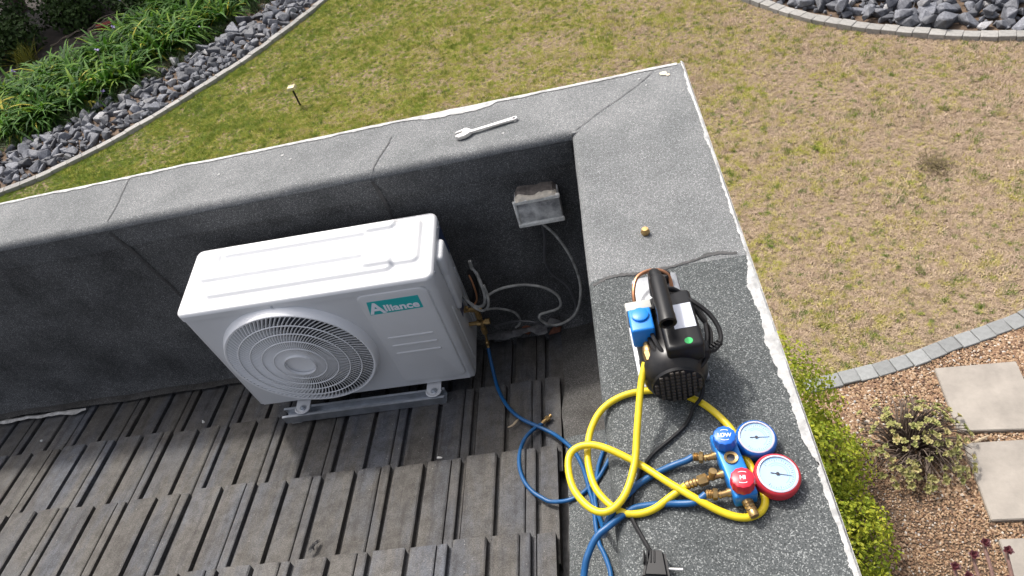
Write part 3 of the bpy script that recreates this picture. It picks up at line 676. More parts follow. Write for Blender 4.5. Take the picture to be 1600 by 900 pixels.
# ================================================================== ROOF
roof = thing('tiled_roof', 'weathered grey brown concrete tile roof sloping down to the felt parapet', 'roof', (-1.5, -1.0, ROOF(-1.0)))
q = MB(); q.add([(XL, .02, ROOF(.02)-.06), (0.02, .02, ROOF(.02)-.06), (0.02, -3.5, ROOF(-3.5)-.06), (XL, -3.5, ROOF(-3.5)-.06)], [(0, 1, 2, 3)])
q.build('underlay', 'bitumen', roof)
PW = .25
def tile_mesh(seed, length, cut=None):
    r = random.Random(seed); j = lambda a=.0012: r.uniform(-a, a)
    d = .021
    # cross section over x (0..PW): wide panel, groove, medium panel, joint, narrow panel, groove
    top = [(0.0, -d), (.004, -d), (.0045, -.001), (.010, 0), (.101, .0015+j()), (.1055, .0), (.106+j(), -d), (.122, -d), (.1225, -.001), (.128, 0), (.198, .0015+j()), (.202, -.001),
           (.2025, -.010), (.2055, -.010), (.206, -.002), (.209, -.0005), (.232, 0), (.236, -.002), (.2365, -d), (PW-.001, -d)]
    if cut: top = [p for p in top if p[0] < cut]+[(cut, 0.0), (cut+.0005, -d)]
    ny = 7; th = .020; v = []; nsec = len(top)
    a = math.atan(.2); ends = [k/(ny-1) for k in range(ny)]
    for k, e in enumerate(ends):
        for x, z in top:
            ed = (.0035*fbm(x*40, seed*3.1) if k == 0 else 0)
            chip = -.004*max(0, fbm(x*60, seed*1.7, 4)) if k == 0 else 0
            v.append((x, -e*length+ed*1.2, z+.036*(1-e)+chip+.0009*fbm(x*30, e*9, seed)))
    for k, e in enumerate(ends):
        for x, z in (top[0], top[-1]): v.append((x, -e*length, z*0-d-th+.036*(1-e)))
    f = [(k*nsec+i, k*nsec+i+1, (k+1)*nsec+i+1, (k+1)*nsec+i) for k in range(ny-1) for i in range(nsec-1)]
    f = [t[::-1] for t in f]
    b0 = ny*nsec
    f.append(tuple([i for i in range(nsec)]+[b0+1, b0]))                       # far butt end
    for k in range(ny-1):
        f.append((k*nsec, (k+1)*nsec, b0+2*(k+1), b0+2*k)); f.append((k*nsec+nsec-1, b0+2*k+1, b0+2*(k+1)+1, (k+1)*nsec+nsec-1))
    me = bpy.data.meshes.new('roof_tile'); me.from_pydata(v, [], f); me.update(); me.materials.append(M['tile']); return me
TILES = [tile_mesh(s, .415) for s in range(6)]
CUTS = [tile_mesh(s+20, .415, .058) for s in range(3)]
slope = math.atan(.2)
rl = Vector(roof.location)
rows = [(.005, 0), (-.300, 1), (-.628, 2), (-.955, 3), (-1.285, 4), (-1.615, 5)]
for yr, k in rows:
    nt_ = 18 if k < 4 else 18
    for i in range(-1, nt_):
        x = -.247 - PW*(i+1) + rng.uniform(-.002, .002) + [0, -.010, -.024, -.034, -.046, -.058][k]
        y = yr + rng.uniform(-.006, .006)
        o = bpy.data.objects.new('roof_tile', CUTS[k % 3] if i < 0 else TILES[(i*5+k*3+rng.randrange(6)) % 6]); COL.objects.link(o); o.parent = roof
        z = ROOF(y) - (.034 if k else .040)
        o.location = Vector((x, y, z+.010 + rng.uniform(-.002, .003))) - rl
        o.rotation_euler = Euler((-slope + rng.uniform(-.006, .006), rng.uniform(-.006, .006), rng.uniform(-.006, .006)))
# lead and torn felt along the foot of the back wall
def strip(name, m, xs, yfun, zfun, wfun, parent=roof):
    v = []
    for x in xs:
        y = yfun(x); wd = wfun(x); v += [(x, y, zfun(x, y)), (x, y-wd*.5, zfun(x, y-wd*.5)+.006), (x, y-wd, zfun(x, y-wd))]
    f = []
    for i in range(len(xs)-1): f += [(3*i, 3*i+1, 3*i+4, 3*i+3), (3*i+1, 3*i+2, 3*i+5, 3*i+4)]
    return MB().add(v, f).build(name, m, parent, smooth=True)
strip('wall_flashing', 'felt_dirty', list(np.arange(XL, -.45, .03)), lambda x: .0, lambda x, y: ROOF(y)+.018+.006*fbm(x*6, y*9), lambda x: .055+.02*fbm(x*3, 1))
strip('torn_flashing', 'white_scrap', list(np.arange(-3.1, -2.28, .02)), lambda x: -.062+.012*fbm(x*2, 9), lambda x, y: ROOF(y)+.018+.006*fbm(x*12, y*9), lambda x: max(.002, (.022+.030*fbm(x*5, 6))*(1 if x < -2.3 else .5)))
q = strip('torn_flashing', 'lead', list(np.arange(-.49, -.235, .012)), lambda x: -.015, lambda x, y: ROOF(y)+.052+.016*fbm(x*13, y*16), lambda x: .05+.022*fbm(x*14, 3))
def chunk(name, m, c, s, seed, label, cat, rot=(0, 0, 0)):
    r = random.Random(seed); bm = bmesh.new()
    for k in range(14): bm.verts.new([r.uniform(-.5, .5)*s[i] for i in range(3)])
    bmesh.ops.convex_hull(bm, input=bm.verts[:]); bmesh.ops.delete(bm, geom=[v for v in bm.verts if not v.link_faces], context='VERTS')
    bmesh.ops.bevel(bm, geom=bm.edges[:], offset=min(s)*.08, segments=1, affect='EDGES')
    me = bpy.data.meshes.new(name); bm.to_mesh(me); bm.free(); o = link(name, me, m); o.location = c; o.rotation_euler = rot
    return tag(o, label, cat)
chunk('brick_shard', 'terracotta', (-.215, -.03, -.848), (.075, .05, .05), 4, 'broken terracotta shard in the dark corner of the roof', 'rubble')
chunk('brick_shard', 'terracotta', (-.315, -.02, -.845), (.08, .04, .04), 6, 'reddish rubble shard lying behind the torn grey flashing', 'rubble')
chunk('plastic_scrap', 'lead', (-.215, -.035, -.800), (.085, .05, .035), 9, 'crumpled grey scrap caught in the cable loop in the roof corner', 'scrap', (.2, .2, .4))
chunk('paint_flake', 'paint_edge', (-1.645, -.254, ROOF(-.254)+.006), (.020, .014, .010), 12, 'white paint flake on the tiles left of the air conditioner', 'flake')
chunk('paint_flake', 'paint_edge', (-2.409, -.227, ROOF(-.227)+.006), (.014, .012, .008), 13, 'small white flake on the tiles near the left edge', 'flake')
chunk('paint_flake', 'paint_edge', (-.614, -.611, ROOF(-.611)+.012), (.022, .016, .010), 14, 'white flake at a tile edge below the metal rail', 'flake')
q = MB()
P = smoothpath([(-.345, -.478, ROOF(-.478)+.010), (-.352, -.492, ROOF(-.492)+.016), (-.366, -.505, ROOF(-.505)+.010), (-.385, -.508, ROOF(-.508)+.005)], 5)
for i in range(len(P)): pass
q.tube(P, [.0015+.0028*math.sin(math.pi*i/(len(P)-1)) for i in range(len(P))], 6)
tag(q.build('dry_leaf', 'dead_leaf', smooth=True), 'curled dry leaf on the tiles beside the blue hose', 'leaf')
q = MB(); c = Vector((-.982, -.905, ROOF(-.905)+.006))
for k, (a, l) in enumerate(((1.1, .028), (1.35, .024), (.85, .022), (1.9, .016))):
    d = Vector((math.cos(a), math.sin(a)*.98, -.2*math.sin(a))); sd_ = Vector((-math.sin(a), math.cos(a), 0))
    ribbon(q, [c-d*l, c-d*l*.3+Vector((0, 0, .004+k*.002)), c+d*l*.5+Vector((0, 0, .005)), c+d*l], [.001, .005, .004, .001], [sd_]*4, .2)
q.t = []
tag(q.build('dead_leaf', 'rubber'), 'shrivelled black leaf on the lower tiles', 'leaf')

# ================================================================== AIR CONDITIONER
AW, AD, AH = .8514, .282, .5737
AL = (-1.3475, -.2903, -.735); AR = (.0874, .0191, -.0015)
ac = thing('air_conditioner', 'white outdoor air conditioner unit with round fan grille and teal badge', 'air conditioner', AL, AR)
def acp(mb, name, m, parent=ac, smooth=True, ang=35): return mb.build(name, m, parent, smooth, True, ang)
HB = AH-.034
FC = (.305, .283); FR = .262
def rrect(x0, y0, x1, y1, r, n=6):
    out = []
    for cx, cy, a0 in ((x1-r, y1-r, 0), (x0+r, y1-r, 90), (x0+r, y0+r, 180), (x1-r, y0+r, 270)):
        out += [(cx+r*math.cos(rad(a0+90*k/n)), cy+r*math.sin(rad(a0+90*k/n))) for k in range(n+1)]
    return out
q = MB()
CR = .022
loop = rrect(0, 0, AW, AD, CR)                 # starts right-back, runs to left-back, left-front, right-front
nl = len(loop)
# body walls: skip the flat front (between left-front and right-front corners)
zl = [0.0, .006, HB]
v = []
for k, z in enumerate(zl):
    ins = .005 if k == 0 else 0
    for x, y in loop: v.append((min(max(x, ins), AW-ins), min(max(y, ins), AD-ins), z))
f = []
for k in range(2):
    for i in range(nl):
        j = (i+1) % nl
        a, b = loop[i], loop[j]
        if abs(a[1]) < 1e-6 and abs(b[1]) < 1e-6 and abs(a[0]-b[0]) > .1: continue
        f.append((k*nl+i, k*nl+j, (k+1)*nl+j, (k+1)*nl+i))
f.append(tuple(range(nl-1, -1, -1)))
q.add(v, f)
acp(q, 'casing', 'ac_white')
# front panel with the round fan opening
q = MB(); angs = sorted([2*math.pi*k/120 for k in range(120)]+[math.atan2(z-FC[1], x-FC[0]) % (2*math.pi) for x in (CR, AW-CR) for z in (.002, HB)])
v = []
for a in angs:
    c_, s_ = math.cos(a), math.sin(a); v.append((FC[0]+FR*c_, 0, FC[1]+FR*s_))
    tx = ((AW-CR-FC[0])/c_ if c_ > 0 else (CR-FC[0])/c_) if abs(c_) > 1e-9 else 1e9
    tz = ((HB-FC[1])/s_ if s_ > 0 else (.002-FC[1])/s_) if abs(s_) > 1e-9 else 1e9
    t_ = min(tx, tz); v.append((FC[0]+t_*c_, 0, FC[1]+t_*s_))
na = len(angs); q.add(v, [(2*i, 2*i+1, 2*((i+1) % na)+1, 2*((i+1) % na)) for i in range(na)])
acp(q, 'front_panel', 'ac_white', smooth=False)
# service panel pressed proud of the front, with three ribs
YF = lambda prof: [(x, -h, z) for x, z, h in prof]
def plate(x0, z0, x1, z1, r, h, bev, y=0.0, n=6):
    v = []; L0 = rrect(x0, z0, x1, z1, r, n); L1 = rrect(x0+bev*.25, z0+bev*.25, x1-bev*.25, z1-bev*.25, max(r-bev*.25, .0005), n); L2 = rrect(x0+bev, z0+bev, x1-bev, z1-bev, max(r-bev, .0005), n); m = len(L0)
    v = [(x, y, z) for x, z in L0]+[(x, y-h*.75, z) for x, z in L1]+[(x, y-h, z) for x, z in L2]
    f = [(k*m+i, (k+1)*m+i, (k+1)*m+(i+1) % m, k*m+(i+1) % m) for k in range(2) for i in range(m)]+[tuple(2*m+i for i in range(m-1, -1, -1))]
    return v, [t[::-1] for t in f]
sp = MB().add(*plate(.592, .030, .826, .540, .030, .009, .012)); spo = acp(sp, 'service_panel', 'ac_white')
for z in (.311, .265, .220):
    acp(MB().add(*plate(.624, z-.005, .784, z+.005, .0045, .0035, .004, -.009)), 'rib', 'ac_white', spo)
bd = MB(); bd.add([(.612, -.0096, .444), (.790, -.0096, .447), (.790, -.0096, .509), (.622, -.0096, .509), (.612, -.0088, .444), (.790, -.0088, .447), (.790, -.0088, .509), (.622, -.0088, .509)],
                  [(0, 1, 2, 3), (0, 4, 5, 1), (1, 5, 6, 2), (2, 6, 7, 3), (3, 7, 4, 0)])
bdo = acp(bd, 'brand_badge', 'teal', smooth=False)
RX90 = Matrix.Rotation(rad(90), 4, 'X')
for s, size, fat, pos in (('A', .074, .0020, (.617, -.0102, .4495)), ('lliance', .0435, .0014, (.6665, -.0102, .4545))):
    me = text_mesh(s, size, fat, .0003); me.transform(Matrix.Translation(pos) @ RX90 @ (Matrix.Diagonal((1.0 if s == 'A' else 1.06, 1, 1, 1))))
    link('lettering', me, 'white_print', bdo, False, True)
# fan drum trim and grille
def onfront(r, a, y): return (FC[0]+r*math.cos(a), y, FC[1]+r*math.sin(a))
GR = .246
q = MB(); seg = 120; pr2 = [(FR+.001, .002), (FR-.001, -.004), (FR-.003, -.012), (FR-.008, -.028), (FR-.011, -.031), (GR-.001, -.030), (GR-.003, -.022)]
v = [onfront(r, 2*math.pi*k/seg, y) for r, y in pr2 for k in range(seg)]
q.add(v, [(i*seg+k, (i+1)*seg+k, (i+1)*seg+(k+1) % seg, i*seg+(k+1) % seg) for i in range(len(pr2)-1) for k in range(seg)])
acp(q, 'fan_trim', 'ac_grille')
gy = lambda r: -.030-.014*(1-(r/GR)**2)
q = MB(); NS = 96
for k in range(NS):
    a0 = 2*math.pi*k/NS; ns = 7; v = []
    for i in range(ns):
        r = .050+(GR-.049)*i/(ns-1); a = a0-.42*(i/(ns-1))**1.3
        tn = Vector((math.cos(a+math.pi/2), 0, math.sin(a+math.pi/2)))
        tw = .0015; y0 = gy(r); lean = -.0045
        p = Vector(onfront(r, a, y0))
        v += [p-tn*tw, p+tn*tw, p+tn*(tw+lean)+Vector((0, .0085, 0)), p+tn*(lean-tw)+Vector((0, .0085, 0))]
    f = [(4*i+j, 4*i+(j+1) % 4, 4*i+4+(j+1) % 4, 4*i+4+j) for i in range(ns-1) for j in range(4)]
    q.add(v, f)
for rr_ in (.089, .128, .167, .206):
    q.tube([onfront(rr_, 2*math.pi*k/90, gy(rr_)-.001) for k in range(91)], .0022, 6, False)
gr = acp(q, 'fan_grille', 'ac_grille', smooth=False); tag(gr, kind='stuff')
q = MB(); q.lathe([(.053, .010), (.053, -.001), (.050, -.004), (.0001, -.0055)], Matrix.Translation((FC[0], gy(0)+.002, FC[1])) @ Matrix.Rotation(rad(-90), 4, 'X') @ Matrix.Scale(-1, 4, (0, 0, 1)), 40, False)
acp(q, 'grille_hub', 'ac_grille')
q = MB()
v = [onfront(FR-.004, 2*math.pi*k/64, y) for y in (-.002, .14) for k in range(64)]
q.add(v, [(k, (k+1) % 64, 64+(k+1) % 64, 64+k) for k in range(64)]+[tuple(64+k for k in range(64))])
acp(q, 'fan_shroud', 'dark_inside', smooth=False)
fan = MB(); fan.lathe([(.055, -.03), (.055, .03), (.0001, .034)], Matrix.Translation((FC[0], .05, FC[1])) @ Matrix.Rotation(rad(90), 4, 'X'), 24)
for k in range(3):
    a0 = rad(200+120*k); v = []; nr, na_ = 6, 9
    for i in range(nr):
        r = .05+.175*i/(nr-1)
        for j in range(na_):
            a = a0+rad(88)*(j/(na_-1)-.5)*(1-.12*i/(nr-1))+.35*i/(nr-1); v.append(onfront(r, a, .015+.055*(j/(na_-1))))
    fan.add(v, [(i*na_+j, i*na_+j+1, (i+1)*na_+j+1, (i+1)*na_+j) for i in range(nr-1) for j in range(na_-1)])
acp(fan, 'fan', 'fan_plastic')
# lid with pressed ridges
def inrr(x, y, x0, y0, x1, y1, r):
    dx = max(x0+r-x, 0, x-(x1-r)); dy = max(y0+r-y, 0, y-(y1-r)); return math.hypot(dx, dy)-r
def ss(d, wd=.015): 
    t = max(0, min(1, .5-d/wd)); return t*t*(3-2*t)
def lidz(x, y):
    yr = y/AD*.297
    h = 0
    h += .0115*ss(min(inrr(x, yr, .045, .135, .735, .215, .020), inrr(x, yr, .62, .075, .808, .268, .022), inrr(x, yr, .045, .19, .10, .285, .012)))
    h -= .0
    a = inrr(x, yr, .105, .238, .722, .34, .02); h += .0115*ss(a)
    b = inrr(x, yr, .088, .055, .722, .108, .018); h += .0115*ss(b)
    return h
O_ = .004
nx, ny = 190, 70
xs = np.linspace(-O_, AW+O_, nx); ys2 = np.linspace(-O_, AD+O_, ny)
q = MB(); v = []
def lidpt(x, y):
    d = -inrr(x, y, -O_, -O_, AW+O_, AD+O_, .026)            # inside distance
    d = max(0, d); e = .012
    drop = e-math.sqrt(max(0, e*e-max(0, e-d)**2))
    return AH-drop+(lidz(x, y) if d > .018 else 0)
def clampin(x, y):
    r = .026; x0, y0, x1, y1 = -O_, -O_, AW+O_, AD+O_
    cx = min(max(x, x0+r), x1-r); cy = min(max(y, y0+r), y1-r); dx, dy = x-cx, y-cy; L_ = math.hypot(dx, dy)
    if L_ > r: return cx+dx/L_*r, cy+dy/L_*r
    return x, y
for x in xs:
    for y in ys2:
        X, Y = clampin(x, y); v.append((X, Y, lidpt(X, Y)))
f = [(i*ny+j, (i+1)*ny+j, (i+1)*ny+j+1, i*ny+j+1) for i in range(nx-1) for j in range(ny-1)]
q.add(v, f)
lp = rrect(-O_, -O_, AW+O_, AD+O_, .026, 8); m_ = len(lp)
lo = rrect(-O_+.003, -O_+.003, AW+O_-.003, AD+O_-.003, .024, 8)
v = [(x, y, AH-.0118) for x, y in lp]+[(x, y, AH-.034) for x, y in lp]+[(x, y, AH-.036) for x, y in lo]
q.add(v, [(k*m_+i, (k+1)*m_+i, (k+1)*m_+(i+1) % m_, k*m_+(i+1) % m_)[::-1] for k in range(2) for i in range(m_)])
lido = acp(q, 'top_cover', 'ac_white', ang=50)
for px, py, pz in ((AW+O_+.0005, .035, AH-.022), (AW+O_+.0005, .225, AH-.022), (.32, -O_-.0005, AH-.024)):
    ax_ = (1, 0, 0) if px > .5 else (0, -1, 0)
    acp(MB().lathe([(.0045, -.001), (.0045, .0015), (.003, .003), (.0001, .0032)], frame((px, py, pz), ax_, (0, 0, 1)), 12, False), 'screw', 'steel', lido)
# carry handles, label, side ribs
for side in (0, 1):
    q = MB(); x0 = AW-.004 if side else -.024; x1 = AW+.024 if side else .004
    q.bbox((x0, .095, AH-.115), (x1, .188, AH-.028), .014, seg=4)
    acp(q, 'carry_handle', 'ac_white')
q = MB().bbox((AW-.004, .10, AH-.30), (AW+.018, .190, AH-.10), .010, seg=3); acp(q, 'valve_cover', 'ac_white')
q = MB().box((AW-.001, .205, .40), (AW+.0012, .268, .522)); acp(q, 'rating_label', 'label_blue', smooth=False)
q = MB().box((AW-.001, .125, .20), (AW+.0012, .175, .262)); acp(q, 'warning_label', 'label_blue', smooth=False)
q = MB()
for yy in (.060, .205, .235): q.bbox((AW-.003, yy, .03), (AW+.004, yy+.007, .34), .003, seg=2)
acp(q, 'side_rib', 'ac_white')
# feet and bolts
FX = (.180, .690)
for fx in FX:
    q = MB(); pl_ = [(fx-.027, .05), (fx-.027, -.034)]+[(fx-.027+.027-.027*math.cos(rad(k*15)), -.034-.022*math.sin(rad(k*15))) for k in range(1, 12)]+[(fx+.027, -.034), (fx+.027, .05)]
    q.prism(pl_[::-1], -.010, -.005)
    q.tube([(x, y, -.004) for x, y in pl_[1:-1]], .0035, 6)
    fo = acp(q, 'foot', 'ac_white')
    b = MB(); b.lathe([(.013, -.005), (.013, -.0025), (.0115, -.002)], Matrix.Translation((fx+.002, -.034, 0)), 20)
    b.lathe([(.0085, -.002), (.0085, .004), (.007, .0055)], Matrix.Translation((fx+.002, -.034, 0)), 6)
    b.lathe([(.004, .004), (.004, .010)], Matrix.Translation((fx+.002, -.034, 0)), 10)
    acp(b, 'bolt', 'steel', fo, smooth=False)
# service valves
def fitting(mb, a, b, prof, seg=16, hexr=None):
    """lathe of (t 0..1, radius) from a to b"""
    a = Vector(a); b = Vector(b); d = b-a
    mb.lathe([(r, t*d.length) for t, r in prof], frame(a, d, (0, 0, 1) if abs(d.normalized().z) < .9 else (1, 0, 0)), seg)
q = MB()
VA = Vector((-.448, -.15, -.545)); VB = Vector((-.447, -.15, -.620))
fitting(q, VA+Vector((-.055, .0, 0)), VA+Vector((.022, 0, 0)), [(0, .009), (.5, .009), (.5, .012), (.75, .012), (.75, .009), (1, .009)], 6)
fitting(q, VA+Vector((0, 0, -.006)), VA+Vector((0, .0, -.05)), [(0, .009), (.4, .009), (.4, .011), (1, .011)], 8)
fitting(q, VA+Vector((-.03, .0, .0)), VA+Vector((-.03, -.005, .02)), [(0, .007), (1, .007)], 10)
acp2 = q.build('service_valve', 'brass', ac, True)
q = MB()
fitting(q, VB+Vector((-.055, 0, 0)), VB+Vector((.032, 0, 0)), [(0, .008), (.45, .008), (.45, .012), (.62, .012), (.62, .008), (.8, .008), (.8, .012), (1, .012)], 8)
fitting(q, VB+Vector((0, 0, .012)), VB+Vector((0, -.004, -.055)), [(0, .010), (.35, .010), (.35, .008), (.6, .008), (.6, .011), (1, .011)], 8)
q.tube(smoothpath([VB+Vector((0, -.004, -.05)), VB+Vector((-.002, -.006, -.08)), (-.4515, -.16, -.735)], 5), .0042, 8)
q.build('service_valve', 'brass', ac, True)
# refrigerant stub pipes wrapped together
q = MB(); q.tube(smoothpath([(-.47, -.13, -.545), (-.445, -.12, -.52), (-.430, -.115, -.46), (-.432, -.11, -.40)], 5), [.012]*16, 10)
q.build('insulated_pipe', 'rubber', ac, True)
q = MB(); q.tube(smoothpath([(-.452, -.15, -.53), (-.432, -.145, -.50), (-.428, -.14, -.44), (-.436, -.12, -.405)], 5), .0035, 8)
q.build('copper_pipe', 'copper', ac, True)

# mounting rail under the feet
RM = Euler(AR).to_matrix().to_4x4(); RM.translation = Vector(AL)
def rail(y0, label):
    o = thing('mounting_rail', label, 'rail', RM @ Vector((.10, y0, -.052)), AR, 'steel rails under the air conditioner')
    L_ = .628; h = .041; wv = .043; t_ = .0028; lip = .009
    sec = [(0, 0), (wv, 0), (wv, h), (wv-lip, h), (wv-lip, h-t_), (wv-t_, h-t_), (wv-t_, t_), (t_, t_), (t_, h-t_), (lip, h-t_), (lip, h), (0, h)]
    m = len(sec); v = [(x, y, z) for x in (0, L_) for y, z in sec]
    # upper shelf of the two-step section
    q = MB(); q.add(v, [(i, (i+1) % m, m+(i+1) % m, m+i) for i in range(m)])
    q.add([(x, y, z) for x in (0, L_) for y, z in sec], [(0, 1, 6, 7), (1, 2, 5, 6), (7, 8, 11, 0)][:0])
    q.build('channel', 'steel', o, False, True)
    for px in (.012, L_-.055):
        MB().bbox((px, .004, -.016), (px+.045, .04, .0), .003, seg=1).build('packer', 'paint_edge', o, True, True)
    return o
rail(-.062, 'galvanised steel channel rail bolted under the front feet of the air conditioner')
rail(.215, 'galvanised steel channel rail in shadow under the back of the air conditioner')

# ================================================================== JUNCTION BOX AND CABLES
jb = thing('junction_box', 'dirty grey electrical box with mortar on top, fixed to the dark felt wall', 'electrical box', (-.152, 0, -.235))
q = MB().bbox((-.226, -.052, -.288), (-.078, .004, -.182), .005, seg=2); q.build('box', 'box_grey', jb, True)
q = MB()
for a, b in (((-.230, -.060, -.194), (-.074, -.048, -.178)), ((-.230, -.060, -.292), (-.074, -.048, -.276)), ((-.230, -.059, -.292), (-.220, -.048, -.178))): q.bbox(a, b, .003, seg=1)
q.build('rim', 'box_rim', jb, True)
def lump(x0, x1, y0, y1, z0, zf, seed, nx=24, ny=8):
    v = []
    for i in range(nx):
        for j in range(ny):
            x = x0+(x1-x0)*i/(nx-1); y = y0+(y1-y0)*j/(ny-1); e = min(1, min(i, nx-1-i)/2)*min(1, j/1.5 if y0 < y1 else 1)
            v.append((x+.003*fbm(x*40, y*40, seed), y+.003*fbm(x*50, y*30, seed+3), z0+(zf+.006*fbm(x*22, y*22, seed))*e))
    return v, [(i*ny+j, (i+1)*ny+j, (i+1)*ny+j+1, i*ny+j+1) for i in range(nx-1) for j in range(ny-1)]
MB().add(*lump(-.222, -.082, -.046, .012, -.182, .016, 2)).build('mortar_cap', 'mortar', jb, True)
MB().add(*lump(-.222, -.082, -.060, -.030, -.180, .008, 5)).build('sealant', 'foam', jb, True)
def cable(name, pts, r, m, label, sub=6, seg=8, cat='cable', group='cables in the roof corner'):
    q = MB().tube(smoothpath(pts, sub), r, seg); return tag(q.build(name, m, smooth=True), label, cat, group)
CAB1 = [(-0.162,-0.045,-0.285),(-0.136,-0.045,-0.328),(-0.116,-0.050,-0.363),(-0.092,-0.060,-0.426),(-0.077,-0.070,-0.492),(-0.071,-0.080,-0.565),(-0.078,-0.100,-0.616),(-0.098,-0.100,-0.680),(-0.124,-0.100,-0.721),(-0.160,-0.100,-0.745),(-0.200,-0.100,-0.751),(-0.230,-0.100,-0.732),(-0.246,-0.100,-0.703),(-0.239,-0.090,-0.691),(-0.208,-0.080,-0.695),(-0.177,-0.080,-0.687),(-0.159,-0.080,-0.667),(-0.159,-0.080,-0.625),(-0.178,-0.080,-0.590),(-0.212,-0.080,-0.558),(-0.266,-0.080,-0.536),(-0.322,-0.090,-0.522),(-0.368,-0.100,-0.521),(-0.410,-0.120,-0.527)]
CAB2 = [(-0.155,-0.040,-0.285),(-0.158,-0.035,-0.367),(-0.174,-0.030,-0.445),(-0.179,-0.030,-0.497),(-0.168,-0.030,-0.549),(-0.143,-0.030,-0.592),(-0.121,-0.040,-0.624),(-0.110,-0.050,-0.668),(-0.108,-0.060,-0.715),(-0.124,-0.070,-0.743),(-0.157,-0.080,-0.765),(-0.196,-0.100,-0.759)]
CAB3 = [(-0.428,-0.120,-0.588),(-0.391,-0.100,-0.612),(-0.359,-0.080,-0.649),(-0.335,-0.070,-0.683),(-0.325,-0.070,-0.718),(-0.332,-0.070,-0.747),(-0.351,-0.070,-0.765)]
CAB4 = [(-0.433,-0.060,-0.749),(-0.383,-0.070,-0.731),(-0.343,-0.080,-0.718),(-0.305,-0.090,-0.715),(-0.269,-0.100,-0.719),(-0.238,-0.100,-0.745)]
CAB5 = [(-0.495,-0.120,-0.470),(-0.473,-0.140,-0.502),(-0.455,-0.150,-0.522),(-0.436,-0.150,-0.540),(-0.415,-0.150,-0.531),(-0.402,-0.150,-0.501),(-0.400,-0.140,-0.466),(-0.404,-0.130,-0.436),(-0.411,-0.110,-0.416),(-0.423,-0.100,-0.398),(-0.422,-0.100,-0.361)]
cable('power_cable', CAB1, .0050, 'grey_cable', 'light grey cable hanging from the electrical box and looping back to the valves')
cable('power_cable', CAB2, .0052, 'dark_cable', 'dark cable hanging against the wall under the electrical box')
cable('thin_pipe', CAB3, .0045, 'grey_cable', 'short grey pipe arching from the lower valve to the roof corner', cat='pipe')
cable('thin_pipe', CAB4, .0042, 'dark_cable', 'dark pipe lying along the torn flashing in the roof corner', cat='pipe')
cable('unit_cable', CAB5, .0062, 'grey_cable', 'pale grey cable looping out of the side of the air conditioner')
CAB6 = [(x+.010, y-.010, z-.010) for x, y, z in CAB5[:8]]
cable('unit_cable', CAB6, .0050, 'grey_cable', 'second grey cable running beside the loop at the air conditioner side')

# ================================================================== VACUUM PUMP
pump = thing('vacuum_pump', 'black vacuum pump with blue valve block standing on the right coping', 'pump', (.155, -.90, 0), (0, 0, rad(2)))
def pp(mb, name, m, parent=pump, smooth=True, ang=35): return mb.build(name, m, parent, smooth, True, ang)
# local frame: y away from camera, base at z 0. motor axis along y at z .078
AX = .076; MRR = .064
FY = Matrix.Rotation(rad(90), 4, 'X')        # local z -> -y (towards the camera)
T3 = Matrix.Translation
q = MB(); q.lathe([(.030, -.04), (.060, -.04), (MRR, -.034), (MRR, .075), (.066, .080), (.0665, .112), (.062, .130), (.055, .142), (.050, .146)], T3((.0, -.005, AX)) @ FY, 40)
motor = pp(q, 'motor', 'black_metal')
q = MB(); q.lathe([(.052, .1445), (.050, .150), (.0001, .153)], T3((0, -.005, AX)) @ FY, 36, False); vg = pp(q, 'vent_cover', 'black', motor)
q = MB()
for i in range(-4, 5):
    for j in range(-4, 5):
        if math.hypot(i, j) < 4.4: q.bbox((i*.0105-.0036, -.1592, AX+j*.0105-.0040), (i*.0105+.0036, -.152, AX+j*.0105+.0040), .0012, seg=1)
M['vent_dark'] = mat('vent_brown_black', (0.035, 0.028, 0.022), 0.6)
pp(q, 'vent_slot', 'vent_dark', motor)
q = MB()
for s in (-1, 1): q.bbox((s*.062-.010, -.10, 0), (s*.062+.010, .10, .014), .004); 
q.bbox((-.056, -.085, .006), (.056, -.06, .016), .003); q.bbox((-.056, .06, .006), (.056, .09, .016), .003)
pp(q, 'base', 'alu')
def pq(mb, *a, **k):
    mb.v = [(x, y-.043, z-.004) for x, y, z in mb.v]; return pp(mb, *a, **k)
q = MB()                                     # finned oil case at the back
q.bbox((-.050, .04, .012), (.050, .145, .140), .010)
pq(q, 'oil_case', 'alu')
q = MB(); q.lathe([(.014, 0), (.014, .016), (.011, .020), (.0001, .021)], T3((.02, .12, .142)), 20, False); pq(q, 'oil_cap', 'black')
q = MB(); q.bbox((-.012, -.092, .12), (.060, .058, .170), .008, seg=3); eb = pq(q, 'capacitor_box', 'black')
q = MB(); q.box((.012, -.045, .170), (.054, .018, .1708)); pq(q, 'label_sticker', 'paper', eb, False)
q = MB(); q.lathe([(.0078, 0), (.0078, .0008)], T3((.032, -.0775, .1694)), 20); pq(q, 'inspection_sticker', 'green_dot', eb, False)
# handle: bar pointing towards the camera on a bent neck
q = MB(); q.tube(smoothpath([(-.004, .085, .135), (-.004, .085, .185), (-.003, .072, .212), (-.001, .045, .220)], 5), [.0125]*16, 14)
q.lathe([(.0135, 0), (.0165, .006), (.0165, .09), (.0175, .094), (.0175, .112), (.014, .114), (.011, .112), (.010, .096), (.0001, .095)], T3((-.001, .052, .220)) @ Matrix.Rotation(rad(6), 4, 'X') @ FY, 24)
pq(q, 'handle', 'black')
